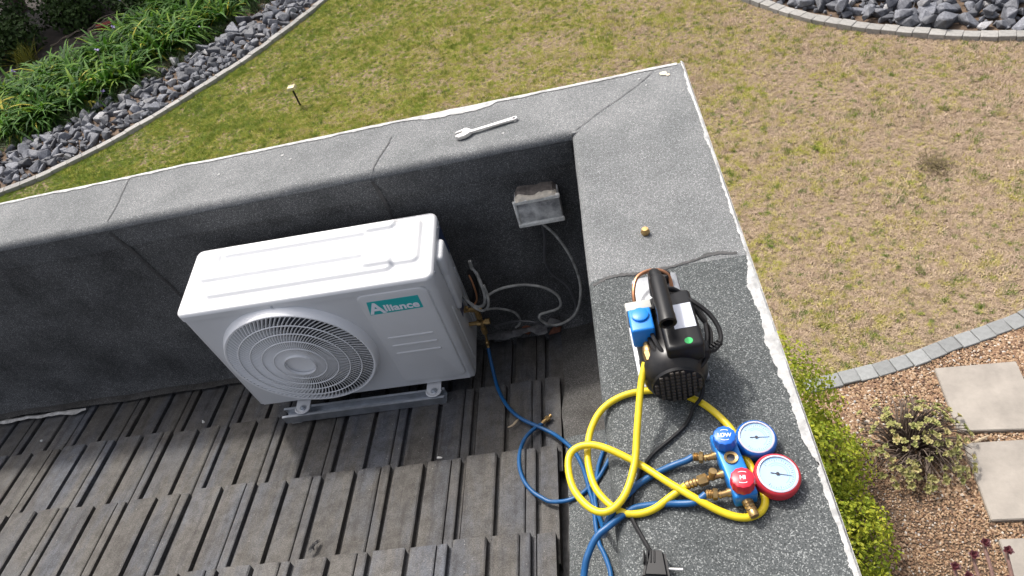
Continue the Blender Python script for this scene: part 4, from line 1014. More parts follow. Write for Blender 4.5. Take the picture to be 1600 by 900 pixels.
# blue solenoid valve block on the left
q = MB(); q.bbox((-.070, -.030, .115), (-.024, .030, .168), .005, seg=3); q.lathe([(.017, 0), (.017, .005), (.0145, .0065), (.0001, .0065)], T3((-.047, .008, .168)), 28, False)
sv = pq(q, 'solenoid_valve', 'blue_block')
M['grey_bracket'] = mat('grey_plastic_bracket', (0.36, 0.36, 0.33), 0.6)
q = MB(); q.bbox((-.073, .028, .112), (-.020, .052, .166), .003); pq(q, 'bracket', 'grey_bracket', sv)
q = MB()
FA = Vector((-.045, -.028, .125))
fitting(q, FA, FA+Vector((0, -.022, -.004)), [(0, .007), (.5, .007), (.5, .011), (1, .011)], 12)
fitting(q, FA+Vector((0, -.022, -.004)), FA+Vector((.004, -.055, -.012)), [(0, .012), (.55, .012), (.55, .009), (.75, .0105), (1, .0075)], 8)
pq(q, 'inlet_fitting', 'brass')
q = MB(); q.tube(smoothpath([(-.05, .04, .14), (-.05, .075, .165), (-.035, .11, .175), (.0, .125, .172), (.028, .115, .16), (.032, .09, .13)], 6), .0038, 10); pq(q, 'copper_tube', 'copper')
# the cord wound over the box, round the motor and off to the plug
cd_ = MB()
def loop_pts(off, n=22):
    out = []
    for k in range(n+1):
        a = 2*math.pi*k/n
        out.append((.022+(.054+off)*math.cos(a), -.016+(.083+off)*math.sin(a), .150-.030*abs(math.sin(a))**3*(1 if math.sin(a) < 0 else -.6)-off*1.5-.02*max(0, math.cos(a))))
    return out
wind = loop_pts(.0)[6:]+loop_pts(.007)[1:]+loop_pts(-.005)[1:10]
cd_.tube(smoothpath(wind, 3), .0042, 8)
cord = pq(cd_, 'power_cord', 'rubber')
CORDW = [(.205,-.985,.10),(.212,-1.02,.07),(.205,-1.05,.03),(0.183,-1.066,0.010),(0.178,-1.076,0.006),(0.161,-1.101,0.0055),(0.131,-1.126,0.0055),(0.090,-1.156,0.0055),(0.064,-1.188,0.0055),(0.051,-1.214,0.0055),(0.040,-1.239,0.0055),(0.033,-1.270,0.0055),(0.036,-1.290,0.0055),(0.045,-1.315,0.0055),(0.055,-1.341,0.008),(0.061,-1.358,0.018)]
MB().tube(smoothpath(CORDW, 5), .0040, 8).build('power_cord', 'rubber', pump, True)
# second cord loop sticking out with a moulded bush
q = MB(); q.tube(smoothpath([(.02, .06, .16), (.055, .03, .165), (.085, .0, .150), (.098, -.03, .135), (.096, -.055, .125), (.080, -.072, .122), (.062, -.072, .125)], 6), .0048, 8)
for k in range(5): q.lathe([(.0075, 0), (.0075, .0035)], frame((.094-.006*k, -.058-.0035*k, .1235), (-.8, -.5, 0)), 10)
q.bbox((.040, -.086, .110), (.070, -.056, .140), .006)
pq(q, 'cord_bush', 'rubber')
# plug at the end of the cord
PL = T3((.066, -1.383, .018)) @ Matrix.Rotation(rad(-8), 4, 'Z')
q = MB(); bm = bmesh.new(); bmesh.ops.create_cube(bm, size=1)
for v_ in bm.verts:
    fy = v_.co.y > 0
    v_.co = Vector((v_.co.x*(.030 if fy else .048), v_.co.y*.050, v_.co.z*.034))
bmesh.ops.bevel(bm, geom=bm.edges[:], offset=.006, segments=3, affect='EDGES'); bm.verts.index_update()
q.add([tuple(v_.co) for v_ in bm.verts], [tuple(x.index for x in p.verts) for p in bm.faces], PL); bm.free()
for k in range(4): q.bbox((-.022+k*.006, .0, -.010), (-.019+k*.006, .022, .0185), .001, PL, 1)
plug = q.build('plug', 'black', pump, True)
q = MB()
for yy in (-.004, -.022): fitting(q, PL @ Vector((.018, yy, .004)), PL @ Vector((.044, yy, .004)), [(0, .0024), (1, .0024)], 10)
q.build('pin', 'chrome', plug, True)

# ================================================================== MANIFOLD GAUGE SET
mg = thing('gauge_manifold', 'blue pressure gauge manifold with blue and red knobs lying on the coping', 'manifold', (.238, -1.205, 0))
BA = Vector((.2200, -1.149, .024)); BB = Vector((.2395, -1.283, .024))
ub = (BB-BA).normalized(); BL = (BB-BA).length
MF = Matrix(((ub.x, ub.y, 0, BA.x), (ub.y, -ub.x, 0, BA.y), (0, 0, -1, BA.z), (0, 0, 0, 1)))
MF = frame(BA, (0, 0, 1), tuple(ub))          # local x runs down the body towards the camera, z up
q = MB(); q.bbox((0, -.021, -.018), (BL, .021, .018), .005, MF, 3); body = q.build('body', 'blue', mg, True)
def knob(x, m, name, word, prof_r=.0215):
    F = MF @ T3((x, 0, .018)); q = MB()
    q.lathe([(.012, 0), (.012, .006)], F, 20)
    n = 48; pts = []
    for z, rr_ in ((.005, .92), (.006, 1.0), (.024, 1.0), (.028, .93), (.0295, .80)):
        pts.append([((prof_r*rr_*(1-.055*(.5+.5*math.cos(12*2*math.pi*k/n))))*math.cos(2*math.pi*k/n), prof_r*rr_*(1-.055*(.5+.5*math.cos(12*2*math.pi*k/n)))*math.sin(2*math.pi*k/n), z) for k in range(n)])
    v = [p for r_ in pts for p in r_]
    q.add(v, [(i*n+k, i*n+(k+1) % n, (i+1)*n+(k+1) % n, (i+1)*n+k) for i in range(4) for k in range(n)]+[tuple(4*n+k for k in range(n)), tuple(range(n-1, -1, -1))], F)
    ko = q.build('knob', m, mg, True); ko['label'] = name
    me = text_mesh(word, .0105, .0003, .0002)
    xs2 = [v_.co.x for v_ in me.vertices]; me.transform(F @ T3((0, 0, .0299)) @ Matrix.Rotation(rad(75), 4, 'Z') @ T3((-(min(xs2)+max(xs2))/2, -.0037, 0)) )
    link('lettering', me, 'white_print', ko)
    a = MB()
    for s in (-1, 1): a.tube([F @ Matrix.Rotation(rad(75), 4, 'Z') @ Vector((.009*math.sin(rad(t)), s*(.0068+.0042*math.cos(rad(t))), .0298)) for t in range(-50, 51, 20)], .0007, 5)
    a.build('arrow_mark', 'white_print', ko)
knob(.026, 'blue_plastic', 'blue LOW pressure knob', 'LOW'); knob(BL-.020, 'red', 'red HI pressure knob', 'HI')
q = MB(); q.lathe([(.0075, .017), (.0075, .0205), (.0125, .0215), (.0125, .017)], MF @ T3((.058, .0, 0)), 28, False); sg = q.build('sight_glass_ring', 'brass', mg, True)
q = MB(); q.lathe([(.0078, .0182), (.0001, .0184)], MF @ T3((.058, 0, 0)), 24, False); q.build('sight_glass', 'ink', sg, True)
def hexfit(mb, a, b, R):
    """brass hose end: barbed ferrule, hex nut, stub"""
    fitting(mb, a, b, [(0, R*.62), (.10, R*.85), (.14, R*.66), (.22, R*.85), (.26, R*.66), (.34, R*.85), (.38, R*.62), (.44, R*.62)], 14)
    A = Vector(a); B = Vector(b); d = B-A
    fitting(mb, A+d*.42, A+d*.78, [(0, R*.8), (.12, R*1.02), (.88, R*1.02), (1, R*.8)], 6)
    fitting(mb, A+d*.76, B, [(0, R*.5), (.5, R*.5), (.5, R*.68), (1, R*.68)], 12)
# three ports on the left side (stubs belong to the body), bottom plug
q = MB()
PORTS = [(.034, 'u'), (.074, 'm'), (.112, 'l')]
port_pts = {}
for x, k in PORTS:
    a = MF @ Vector((x, -.020, -.002)); b = MF @ Vector((x, -.038, -.002)); fitting(q, a, b, [(0, .008), (.4, .008), (.4, .0062), (1, .0062)], 12); port_pts[k] = b
a = MF @ Vector((BL-.002, 0, -.002)); b = MF @ Vector((BL+.030, .003, -.004)); fitting(q, a, b, [(0, .010), (.25, .010), (.25, .0085), (.4, .0095), (.45, .008), (.6, .0095), (.65, .008), (.85, .009), (1, .008)], 14)
a = MF @ Vector((.078, -.044, .002)); fitting(q, a, a+Vector((.004, .004, .018)), [(0, .006), (.6, .006), (.6, .0075), (1, .0075)], 12)
q.build('port_fitting', 'brass', mg, True)
def gauge(x, y, zc, tilt, mcase, name, needle, sc=1.0):
    stem = MB(); C = MF @ Vector((x, y, 0))
    F = frame((C.x, C.y, zc), tilt, (0, -1, 0)) @ Matrix.Diagonal((sc, sc, 1, 1))
    q = MB(); q.lathe([(.036, -.020), (.0425, -.018), (.0435, -.012), (.0425, -.0095), (.0435, -.007), (.0435, .001), (.041, .006), (.0385, .0075), (.0375, .006), (.0372, .002)], F, 48, True)
    # open top: dial sits inside
    g = q.build('gauge', mcase, mg, True); g['label'] = name
    q = MB(); q.lathe([(.0372, .0052), (.0375, .0078), (.0345, .0088), (.0335, .0070)], F, 48, False); q.build('bezel', 'bezel', g, True)
    q = MB(); q.lathe([(.0360, .0058), (.0001, .0058)], F, 40, False); q.build('dial', 'dial', g, False)
    q = MB()
    for k in range(31):
        a = rad(-135+270*k/30); r0_ = .0245 if k % 5 == 0 else .0270
        R2 = F @ Matrix.Rotation(a, 4, 'Z'); q.box((-.00028, r0_, .0059), (.00028, .0295, .0062), R2)
    q.build('tick_mark', 'ink', g, False)
    q = MB()
    for r_, a0, a1 in ((.0215, -125, 60), (.0175, -120, 20), (.0310, -130, 130)):
        n_ = 40; v = []
        for k in range(n_+1):
            a = rad(a0+(a1-a0)*k/n_); v += [(r_*math.sin(a), r_*math.cos(a), .0060), ((r_+.0011)*math.sin(a), (r_+.0011)*math.cos(a), .0060)]
        q.add(v, [(2*i, 2*i+1, 2*i+3, 2*i+2) for i in range(n_)], F)
    q.build('scale_arc', 'ink_blue', g, False)
    q = MB(); R2 = F @ Matrix.Rotation(rad(needle), 4, 'Z')
    q.prism([(-.0009, -.013), (.0009, -.013), (.0006, .0), (.0003, .026), (-.0003, .026), (-.0006, 0)], .0066, .0070, R2); q.lathe([(.0032, .0062), (.0032, .0078), (.0001, .0080)], F, 16, False)
    q.build('needle', 'ink', g, False)
    q = MB(); fitting(q, MF @ Vector((x, .019, 0)), MF @ Vector((x, y-.040, 0)), [(0, .007), (1, .007)], 6); q.build('gauge_stem', 'brass', g, True)
gauge(.023, .0605, .026, (.06, -.10, 1), 'blue_dark', 'blue low pressure gauge with white dial', -4, .87)
gauge(.105, .0670, .028, (.08, -.12, 1), 'red_gauge', 'red high pressure gauge with white dial', -14, .94)

# ================================================================== HOSES
def on_apron(p):
    x, y, z = p
    if x > -.2 and z < -.55: z = max(z, ROOF(y)+float(np.interp(x, [-.2, -.174, -.136, -.086, -.03], [.004, .012, .016, .022, .036]))+.020)
    return (x, y, z)
def hose(name, pts, r, m, label, ends, sub=6, group=None):
    pts = [on_apron(p) for p in pts]
    o = thing(name, label, 'hose', tuple(pts[0]), group=group)
    MB().tube(smoothpath(pts, sub), r, 12).build('tube', m, o, True, ang=80)
    for a, b, R in ends:
        q = MB(); hexfit(q, a, b, R); q.build('brass_end', 'brass', o, True)
    return o
YEL = [(0.104,-1.010,0.105),(0.093,-1.035,0.092),(0.082,-1.071,0.075),(0.066,-1.135,0.050),(0.054,-1.186,0.034),(0.032,-1.239,0.027),(0.006,-1.269,0.026),(-0.021,-1.274,0.024),(-0.047,-1.254,0.022),(-0.068,-1.218,0.022),(-0.075,-1.176,0.022),(-0.070,-1.146,0.024),(-0.051,-1.132,0.026),(-0.022,-1.133,0.028),(0.011,-1.148,0.026),(0.062,-1.183,0.020),(0.108,-1.227,0.021),(0.154,-1.267,0.020),(0.193,-1.293,0.012),(0.227,-1.306,0.008),(0.256,-1.301,0.008),(0.271,-1.283,0.008),(0.272,-1.259,0.008),(0.268,-1.234,0.008),(0.262,-1.203,0.008),(0.254,-1.159,0.008),(0.243,-1.118,0.008),(0.216,-1.072,0.008),(0.186,-1.041,0.008),(0.147,-1.018,0.008),(0.112,-1.010,0.010),(0.068,-1.009,0.010),(0.029,-1.019,0.008),(-0.003,-1.042,0.006),(-0.025,-1.081,0.006),(-0.035,-1.122,0.006),(-0.037,-1.163,0.006),(-0.029,-1.210,0.007),(-0.011,-1.243,0.008),(0.013,-1.268,0.009),(0.042,-1.277,0.008),(0.075,-1.272,0.009),(0.111,-1.252,0.012),(0.140,-1.239,0.020)]
pm = port_pts['m']; pu = port_pts['u']; pl2 = port_pts['l']
hose('yellow_hose', YEL, .0070, 'yellow', 'yellow charging hose coiled between the vacuum pump and the manifold', [((.140, -1.239, .020), tuple(pm), .0105)])
BL1a = [(.172,-1.262,.024),(0.160,-1.268,0.020),(0.146,-1.270,0.013),(0.121,-1.266,0.008),(0.098,-1.263,0.0075),(0.066,-1.263,0.0075),(0.042,-1.265,0.0075),(0.017,-1.277,0.0085),(-0.011,-1.297,0.010),(-0.032,-1.310,0.006),(-0.050,-1.331,-0.006),(-0.063,-1.358,-0.02),(-.080,-1.42,-.07),(-.10,-1.50,-.25),(-.105,-1.50,-.48),(-.085,-1.42,-.60),(-.075,-1.28,-.615),(-.070,-1.16,-.642)]
BL1b = [(-0.070,-1.113,-0.650),(-0.075,-1.084,-0.655),(-0.085,-1.048,-0.660),(-0.095,-1.019,-0.663),(-0.101,-0.961,-0.672),(-0.104,-0.888,-0.686),(-0.113,-0.836,-0.697),(-0.120,-0.792,-0.706),(-0.132,-0.736,-0.718),(-0.154,-0.675,-0.730),(-0.184,-0.627,-0.742),(-0.226,-0.572,-0.755),(-0.280,-0.528,-0.765),(-0.337,-0.482,-0.775),(-0.386,-0.417,-0.788),(-0.424,-0.330,-0.805),(-0.441,-0.265,-.808),(-.452,-.20,-.785),(-.4535,-.165,-.748)]
hose('blue_hose', BL1a+BL1b, .0066, 'blue_hose', 'blue hose from the lower manifold port down over the tiles to the air conditioner valve',
     [((.172, -1.262, .024), tuple(pl2), .0105), ((-.4535, -.166, -.752), (-.4505, -.157, -.708), .0075)])
BL2 = [(.163,-1.182,.022),(0.150,-1.186,0.018),(0.122,-1.189,0.010),(0.084,-1.202,0.0078),(0.052,-1.219,0.0078),(0.037,-1.233,0.0078),(0.014,-1.253,0.0078),(-0.006,-1.276,0.004),(-0.022,-1.285,-0.03),(-.040,-1.22,-.18),(-.055,-1.10,-.42),(-.075,-1.0,-.60),(-.091,-.929,-.662),(-0.097,-0.896,-0.672),(-0.098,-0.841,-0.690),(-0.089,-0.792,-0.704),(-0.081,-0.751,-0.712),(-0.068,-0.713,-0.716),(-0.054,-0.681,-0.718),(-.036,-.662,-.715),(-.026,-.680,-.708),(-.034,-.715,-.710),(-0.052,-0.746,-0.712),(-0.083,-0.795,-0.702),(-0.112,-0.822,-0.697),(-0.140,-0.844,-0.694),(-0.179,-0.857,-0.694),(-0.233,-0.845,-0.702),(-0.261,-0.827,-0.705),(-0.291,-0.799,-0.711),(-0.318,-0.756,-0.720),(-0.334,-0.705,-0.730),(-0.338,-0.654,-0.740),(-0.331,-0.603,-0.752),(-0.315,-0.566,-0.758),(-0.289,-0.535,-0.766),(-0.263,-0.516,-0.772)]
hose('blue_hose', BL2, .0064, 'blue_hose', 'blue hose from the upper manifold port ending in a loose brass end on the tiles',
     [((.163, -1.182, .022), tuple(pu), .0105), ((-.266, -.517, -.772), (-.232, -.487, -.772), .0100)])

# ================================================================== WRENCH AND BRASS CAP
wr = thing('adjustable_wrench', 'chrome adjustable wrench lying on the back coping', 'wrench', (-.272, .12, .003), (0, 0, math.atan2(.016+.02, .2)))
def wp(mb, name, m='chrome', parent=wr): return mb.build(name, m, parent, True, True, 35)
def bevprism(poly, z0, z1, b):
    bm = bmesh.new(); f = bm.faces.new([bm.verts.new((x, y, z0)) for x, y in poly]); ex = bmesh.ops.extrude_face_region(bm, geom=[f])
    for v_ in ex['geom']:
        if isinstance(v_, bmesh.types.BMVert): v_.co.z = z1
    bmesh.ops.recalc_face_normals(bm, faces=bm.faces[:])
    bmesh.ops.bevel(bm, geom=[e for e in bm.edges if abs(e.verts[0].co.z-e.verts[1].co.z) < 1e-6], offset=b, segments=2, affect='EDGES'); bm.verts.index_update()
    r = ([tuple(v_.co) for v_ in bm.verts], [tuple(x.index for x in p.verts) for p in bm.faces]); bm.free(); return r
# handle: flat bar with an eye at the end, built as outline ring
hole = [(.094+.0042*math.cos(a), .0042*.8*math.sin(a)) for a in [2*math.pi*k/16 for k in range(16)]]
q = MB(); q.add(*bevprism([(-.060, -.0070), (-.03, -.0062), (.03, -.0072), (.086, -.0085), (.086, .0085), (.03, .0072), (-.03, .0062), (-.060, .0075)], .001, .0085, .0015)); wp(q, 'handle')
q = MB(); v = []; n_ = 24
for k in range(n_):
    a = 2*math.pi*k/n_
    for rr_, z in ((.0105, .0015), (.0105, .0075), (.0095, .0085), (.0058, .0085), (.005, .0075), (.005, .0015)): v.append((.093+rr_*1.15*math.cos(a), rr_*.92*math.sin(a), z))
q.add(v, [(k*6+j, ((k+1) % n_)*6+j, ((k+1) % n_)*6+(j+1) % 6, k*6+(j+1) % 6) for k in range(n_) for j in range(6)]); wp(q, 'hanging_eye')
q = MB(); q.add(*bevprism([(-.054, .0085), (-.062, .019), (-.073, .0225), (-.078, .012), (-.082, .000), (-.104, -.005), (-.106, -.013), (-.095, -.0225), (-.077, -.0235), (-.062, -.017), (-.052, -.0080)], 0.0, .013, .002)); hd = wp(q, 'fixed_jaw')
q = MB(); q.add(*bevprism([(-.074, .0215), (-.101, .0145), (-.106, .0115), (-.101, .0085), (-.080, .0085)], .001, .012, .0015)); wp(q, 'sliding_jaw')
q = MB(); q.lathe([(.0042, -.007), (.0048, -.006), (.0048, .006), (.0042, .007)], T3((-.069, .008, .0092)) @ Matrix.Rotation(rad(90), 4, 'Y') @ Matrix.Rotation(rad(20), 4, 'X'), 14)
for k in range(5): q.lathe([(.0053, -.0006), (.0053, .0006)], T3((-.074+k*.0026, .008, .0092)) @ Matrix.Rotation(rad(90), 4, 'Y'), 14)
wp(q, 'worm_screw', 'steel')
q = MB(); q.lathe([(.0022, 0), (.0022, .0004)], T3((-.084, -.0125, .012)), 12); wp(q, 'pivot_hole', 'ink')
cap = thing('brass_cap', 'small brass flare cap standing on the right coping behind the pump', 'cap', (.160, -.517, .002))
q = MB(); q.lathe([(.0105, 0), (.0115, .002), (.0115, .010), (.0100, .0125)], None, 6); q.build('nut', 'brass', cap, True, True)
q = MB(); q.lathe([(.0092, .0115), (.0092, .0150), (.0080, .0170), (.0001, .0175)], None, 20, False); q.build('crown', 'brass', cap, True, True)

# ================================================================== GARDEN
# --- solar stake light on the lawn
sl = thing('stake_light', 'small pale topped garden stake light standing in the lawn', 'garden light', (-3.713, 6.467, GZ-.03))
q = MB(); q.tube([(0, 0, 0), (0, 0, .25)], [.012, .014], 8); q.build('stake', 'black', sl, True, True)
q = MB(); q.bbox((-.055, -.05, .245), (.055, .05, .275), .008); q.bbox((-.048, -.043, .272), (.048, .043, .290), .006); q.build('lamp_head', 'gold_light', sl, True, True)

# --- dark clump of dead grass on the lawn
q = MB(); r = random.Random(5)
for k in range(420):
    a = r.uniform(0, 6.28); d = abs(r.gauss(0, .085)); p = Vector((2.753+d*math.cos(a), 3.077+d*math.sin(a)*1.1, GZ-.02)); b = r.uniform(0, 6.28)
    di = Vector((math.cos(b), math.sin(b), r.uniform(.2, 1.2))).normalized(); sd2 = Vector((-math.sin(b), math.cos(b), 0)); l = r.uniform(.03, .07)
    ribbon(q, [p, p+di*l*.6, p+di*l+Vector((0, 0, -.012))], [.003, .003, .0005], [sd2]*3, .5)
tag(q.build('dead_grass_clump', 'dead_grass'), 'dark scorched clump of dead grass in the dry right part of the lawn', 'grass clump')

# --- strap leaved plants and dark grass along the border
def strap_clump(name, c, n, length, width, spread, m, label, cat, group, seed, up=.9, seg=7, flower=0):
    r = random.Random(seed); o = thing(name, label, cat, (c[0], c[1], GZ-.016), group=group); q = MB()
    for k in range(n):
        a = r.uniform(0, 6.28); l = length*r.uniform(.65, 1.1); el = r.uniform(.45, 1.35)*up; wd = width*r.uniform(.7, 1.15)
        base = Vector((r.uniform(-1, 1)*spread, r.uniform(-1, 1)*spread, 0)); p = base.copy(); h = Vector((math.cos(a), math.sin(a), 0)); s = Vector((-math.sin(a), math.cos(a), 0)); tw = r.uniform(-.5, .5)
        pts = []; ws = []; sd3 = []; e = el; tb = r.random()**1.3
        if r.random() < .04: tb = r.uniform(.95, 1)
        elif tb > .93: tb = .9
        for i in range(seg):
            t_ = i/(seg-1); pts.append(p.copy()); ws.append(wd*(.75+.5*t_ if t_ < .5 else 1)*(1-t_**2.5)+.0004); sd3.append((s+Vector((0, 0, tw*t_))).normalized())
            p = p+(h*math.cos(e)+Vector((0, 0, math.sin(e))))*(l/(seg-1)); e -= r.uniform(.20, .36)*(1.1 if t_ > .3 else .6)
        ribbon(q, pts, ws, sd3, tb)
    q.build('leaves', m, o, True, True, 80)
    for k in range(flower):
        a = r.uniform(0, 6.28); top = Vector((.25*math.cos(a), .25*math.sin(a), length*.75)); f = MB().tube([(0, 0, 0), tuple(top*.6), tuple(top)], [.006, .005, .004], 6); f.build('flower_stalk', 'gold_leaf' if False else 'root', o, True, True)
        g = MB()
        for j in range(9):
            d = Vector((r.gauss(0, 1), r.gauss(0, 1), r.gauss(0, 1))).normalized(); sd4 = d.orthogonal().normalized(); ribbon(g, [top, top+d*.02, top+d*.042], [.002, .009, .002], [sd4]*3, .5)
        g.t = []; g.build('flower', 'lilac', o, False, True)
    return o
line = along(KERB_L, .02)
def bedpt(s, d):
    p, t = line[max(0, min(len(line)-1, int(s/.02)))]; return p + Vector((-t.y, t.x, 0))*d
total = len(line)*.02
WHERE = ['at the far left end of the border', 'second from the left along the border', 'third along the border, behind the widest rocks', 'in the middle of the border', 'right of the middle of the border', 'near the top of the border', 'at the top edge of the border']
r = random.Random(21); k = 0
rows_ = [(1.86, .55, 'front row'), (2.34, .60, 'middle row'), (2.82, .66, 'third row'), (3.3, .75, 'back row')]
for ri, (dist, step, nm) in enumerate(rows_):
    s = 2.2; j = 0
    while s < total-1.0:
        p = bedpt(s+r.uniform(-.1, .1), dist+r.uniform(-.12, .12)); k += 1; j += 1
        ordn = ['first', 'second', 'third', 'fourth', 'fifth', 'sixth', 'seventh', 'eighth', 'ninth', 'tenth', 'eleventh', 'twelfth', 'thirteenth', 'fourteenth', 'fifteenth', 'sixteenth', 'seventeenth', 'eighteenth'][j-1]
        strap_clump('strap_leaf_plant', p, 84, .76, .0285, .13, 'agap', f'green strap-leaved plant, {ordn} from the left in the {nm} behind the rocks', 'plant', 'strap leaved plants behind the rock border', 300+k, .95, 7, 1 if k % 6 == 2 else 0)
        s += step
ORD = 'first second third fourth fifth sixth seventh eighth ninth tenth eleventh twelfth thirteenth fourteenth fifteenth sixteenth seventeenth eighteenth nineteenth twentieth'.split()+['twenty-'+x for x in 'first second third fourth fifth sixth seventh eighth ninth'.split()]
s = 2.0; j = 0
while s < total-.8:
    p = bedpt(s, 1.33+.10*math.sin(s*1.7)); j += 1
    strap_clump('dark_grass_plant', p, 95, .27, .0042, .10, 'mondo', f'low dark grass tuft behind the left rocks, {ORD[j-1]} from the left', 'plant', 'dark grass tufts along the rocks', 700+j, 1.0, 5, 1 if j % 7 == 3 else 0)
    s += .40
# olive yellow plant by the left edge
p = (-9.75, 10.1)
strap_clump('yellow_plant', p, 120, .45, .006, .14, 'olive_leaf', 'yellowish bushy plant at the left edge in front of the dark trees', 'plant', None, 901, 1.2, 5)
# bare pale branches on the ground
q = MB(); r = random.Random(8)
for k in range(16):
    a = r.uniform(-.4, .9); b = Vector((-9.1+r.uniform(-.5, .5), 10.7+r.uniform(-.35, .5), GZ+.02)); d = Vector((math.cos(a), math.sin(a), r.uniform(.0, .25)))
    P = [b]; 
    for i in range(5): P.append(P[-1]+d*r.uniform(.08, .16)+Vector((r.uniform(-.04, .04), r.uniform(-.04, .04), r.uniform(-.03, .04))))
    q.tube(smoothpath(P, 3), [max(.004, .017*(1-i/16)) for i in range(16)], 6)
tag(q.build('brushwood', 'root', smooth=True), 'heap of bare brown branches under the dark trees at top left', 'branches')
q = MB().bbox((-.15, -.07, 0), (.15, .07, .09), .008); o = q.build('clay_brick', 'red_brick', smooth=True); o.location = (-8.55, 10.95, GZ-.01); o.rotation_euler = (0, .1, .5); tag(o, 'red clay brick lying in the shade behind the strap-leaved plants', 'brick')

# --- leaf clouds for shrubs and shading trees
def leaf_cloud(mounds, n, size, seed, surf=.75, aspect=.55, up=.3):
    g = np.random.default_rng(seed); q = MB(); V = []; F = []; T = []
    wts = np.array([m[1][0]*m[1][1]*m[1][2] for m in mounds])**(2/3); wts /= wts.sum()
    for i in range(n):
        c, rr_ = mounds[g.choice(len(mounds), p=wts)]
        d = g.normal(size=3); d /= np.linalg.norm(d)
        lump_ = 1+.22*fbm(d[0]*2.2+c[0]*3, d[1]*2.2+c[1]*3, d[2]*2.2+seed)
        rad_ = (surf+(1-surf)*g.random()**.5 if g.random() < .8 else g.random()**.4)*lump_
        p = np.array(c)+d*np.array(rr_)*rad_
        nn = d*.8+g.normal(size=3)*.55+np.array((0, 0, up)); nn /= np.linalg.norm(nn)
        a = np.cross(nn, g.normal(size=3)); a /= np.linalg.norm(a); b = np.cross(nn, a); s_ = size*g.uniform(.6, 1.25)
        k = len(V); V += [tuple(p-a*s_), tuple(p+b*s_*aspect+nn*s_*.15), tuple(p+a*s_), tuple(p-b*s_*aspect+nn*s_*.15)]; F.append((k, k+1, k+2, k+3))
        T.append(float(np.clip(.25+.45*g.random()+.3*max(-.3, lump_-1)/.22*.6+.12*d[2], 0, 1)))
    q.v = V; q.f = F; q.t = T; return q
def branches(base, mounds, n, r0, r1, seed):
    r = random.Random(seed); q = MB()
    for k in range(n):
        c, rr_ = r.choice(mounds); tip = Vector(c)+Vector((r.uniform(-.6, .6)*rr_[0], r.uniform(-.6, .6)*rr_[1], r.uniform(-.2, .7)*rr_[2])); b = Vector(base)+Vector((r.uniform(-1, 1), r.uniform(-1, 1), 0))*r0*2
        mid = b.lerp(tip, .5)+Vector((r.uniform(-.1, .1), r.uniform(-.1, .1), .05))*rr_[0]; P = smoothpath([b, mid, tip], 4); q.tube(P, [r0+(r1-r0)*i/(len(P)-1) for i in range(len(P))], 6)
    return q
gm = [((.78, .66, -2.56), (.38, .34, .44)), ((.84, .22, -2.62), (.36, .30, .40)), ((.88, -.18, -2.72), (.34, .30, .34)), ((.90, -.52, -2.80), (.30, .28, .26)), ((.62, .95, -2.84), (.20, .22, .20)), ((.56, 1.22, -2.92), (.12, .16, .10)), ((.98, .40, -2.74), (.24, .26, .26)), ((1.0, .0, -2.8), (.24, .22, .22))]
sh = thing('golden_shrub', 'dense yellow-green shrub of tiny leaves growing against the outer wall', 'shrub', (.80, .2, GZ))
leaf_cloud(gm, 34000, .0125, 4, .80, .6, .35).build('foliage', 'gold_leaf', sh)
branches((.78, .2, GZ), gm, 26, .012, .004, 4).build('stems', 'bark', sh, True)

# succulent bush with pale rosettes on dry stems
su = thing('succulent_bush', 'low brown-stemmed succulent bush with pale green rosettes on the gravel', 'succulent', (1.62, .50, GZ))
q = MB(); L_ = MB(); r = random.Random(31)
def rosette(mb, p, nrm, size, n, tint0):
    nrm = Vector(nrm).normalized(); x = nrm.orthogonal().normalized(); y = nrm.cross(x); a0 = r.uniform(0, 6)
    for k in range(n):
        a = a0+k*2.399; t_ = k/n; d = (x*math.cos(a)+y*math.sin(a)); e = nrm*(.2+.9*(1-t_)); l = size*(.55+.5*t_); dd = (d*(.4+.6*t_)+e*.6).normalized(); s = nrm.cross(d).normalized()
        ribbon(mb, [p, p+dd*l*.5, p+dd*l*.85+nrm*l*.08, p+dd*l], [size*.10, size*.27, size*.26, size*.05], [s]*4, min(1, max(0, tint0+r.uniform(-.25, .25))))
for k in range(230):
    a = r.uniform(0, 6.28); d = math.sqrt(r.random()); tip = Vector((1.62+.34*d*math.cos(a), .50+.33*d*math.sin(a), GZ+.05+.20*(1-d*d)*r.uniform(.5, 1.1)+r.uniform(0, .03))); b = Vector((1.62+.10*d*math.cos(a+.5), .50+.10*d*math.sin(a+.5), GZ))
    mid = b.lerp(tip, .55)+Vector((r.uniform(-.03, .03), r.uniform(-.03, .03), .05)); P = smoothpath([b, mid, tip], 3); q.tube(P, [.0045-.002*i/(len(P)-1) for i in range(len(P))], 5)
    out = (math.cos(a)*d, math.sin(a)*d, .9)
    if r.random() < (.72 if (math.cos(a)*.3-math.sin(a)*.8)*d > -.35 else .45): rosette(L_, tip, out, r.uniform(.020, .034), 9, .5+.25*r.uniform(-1, 1))
q.build('stems', 'dry_stem', su, True); L_.build('rosettes', 'succ_leaf', su)

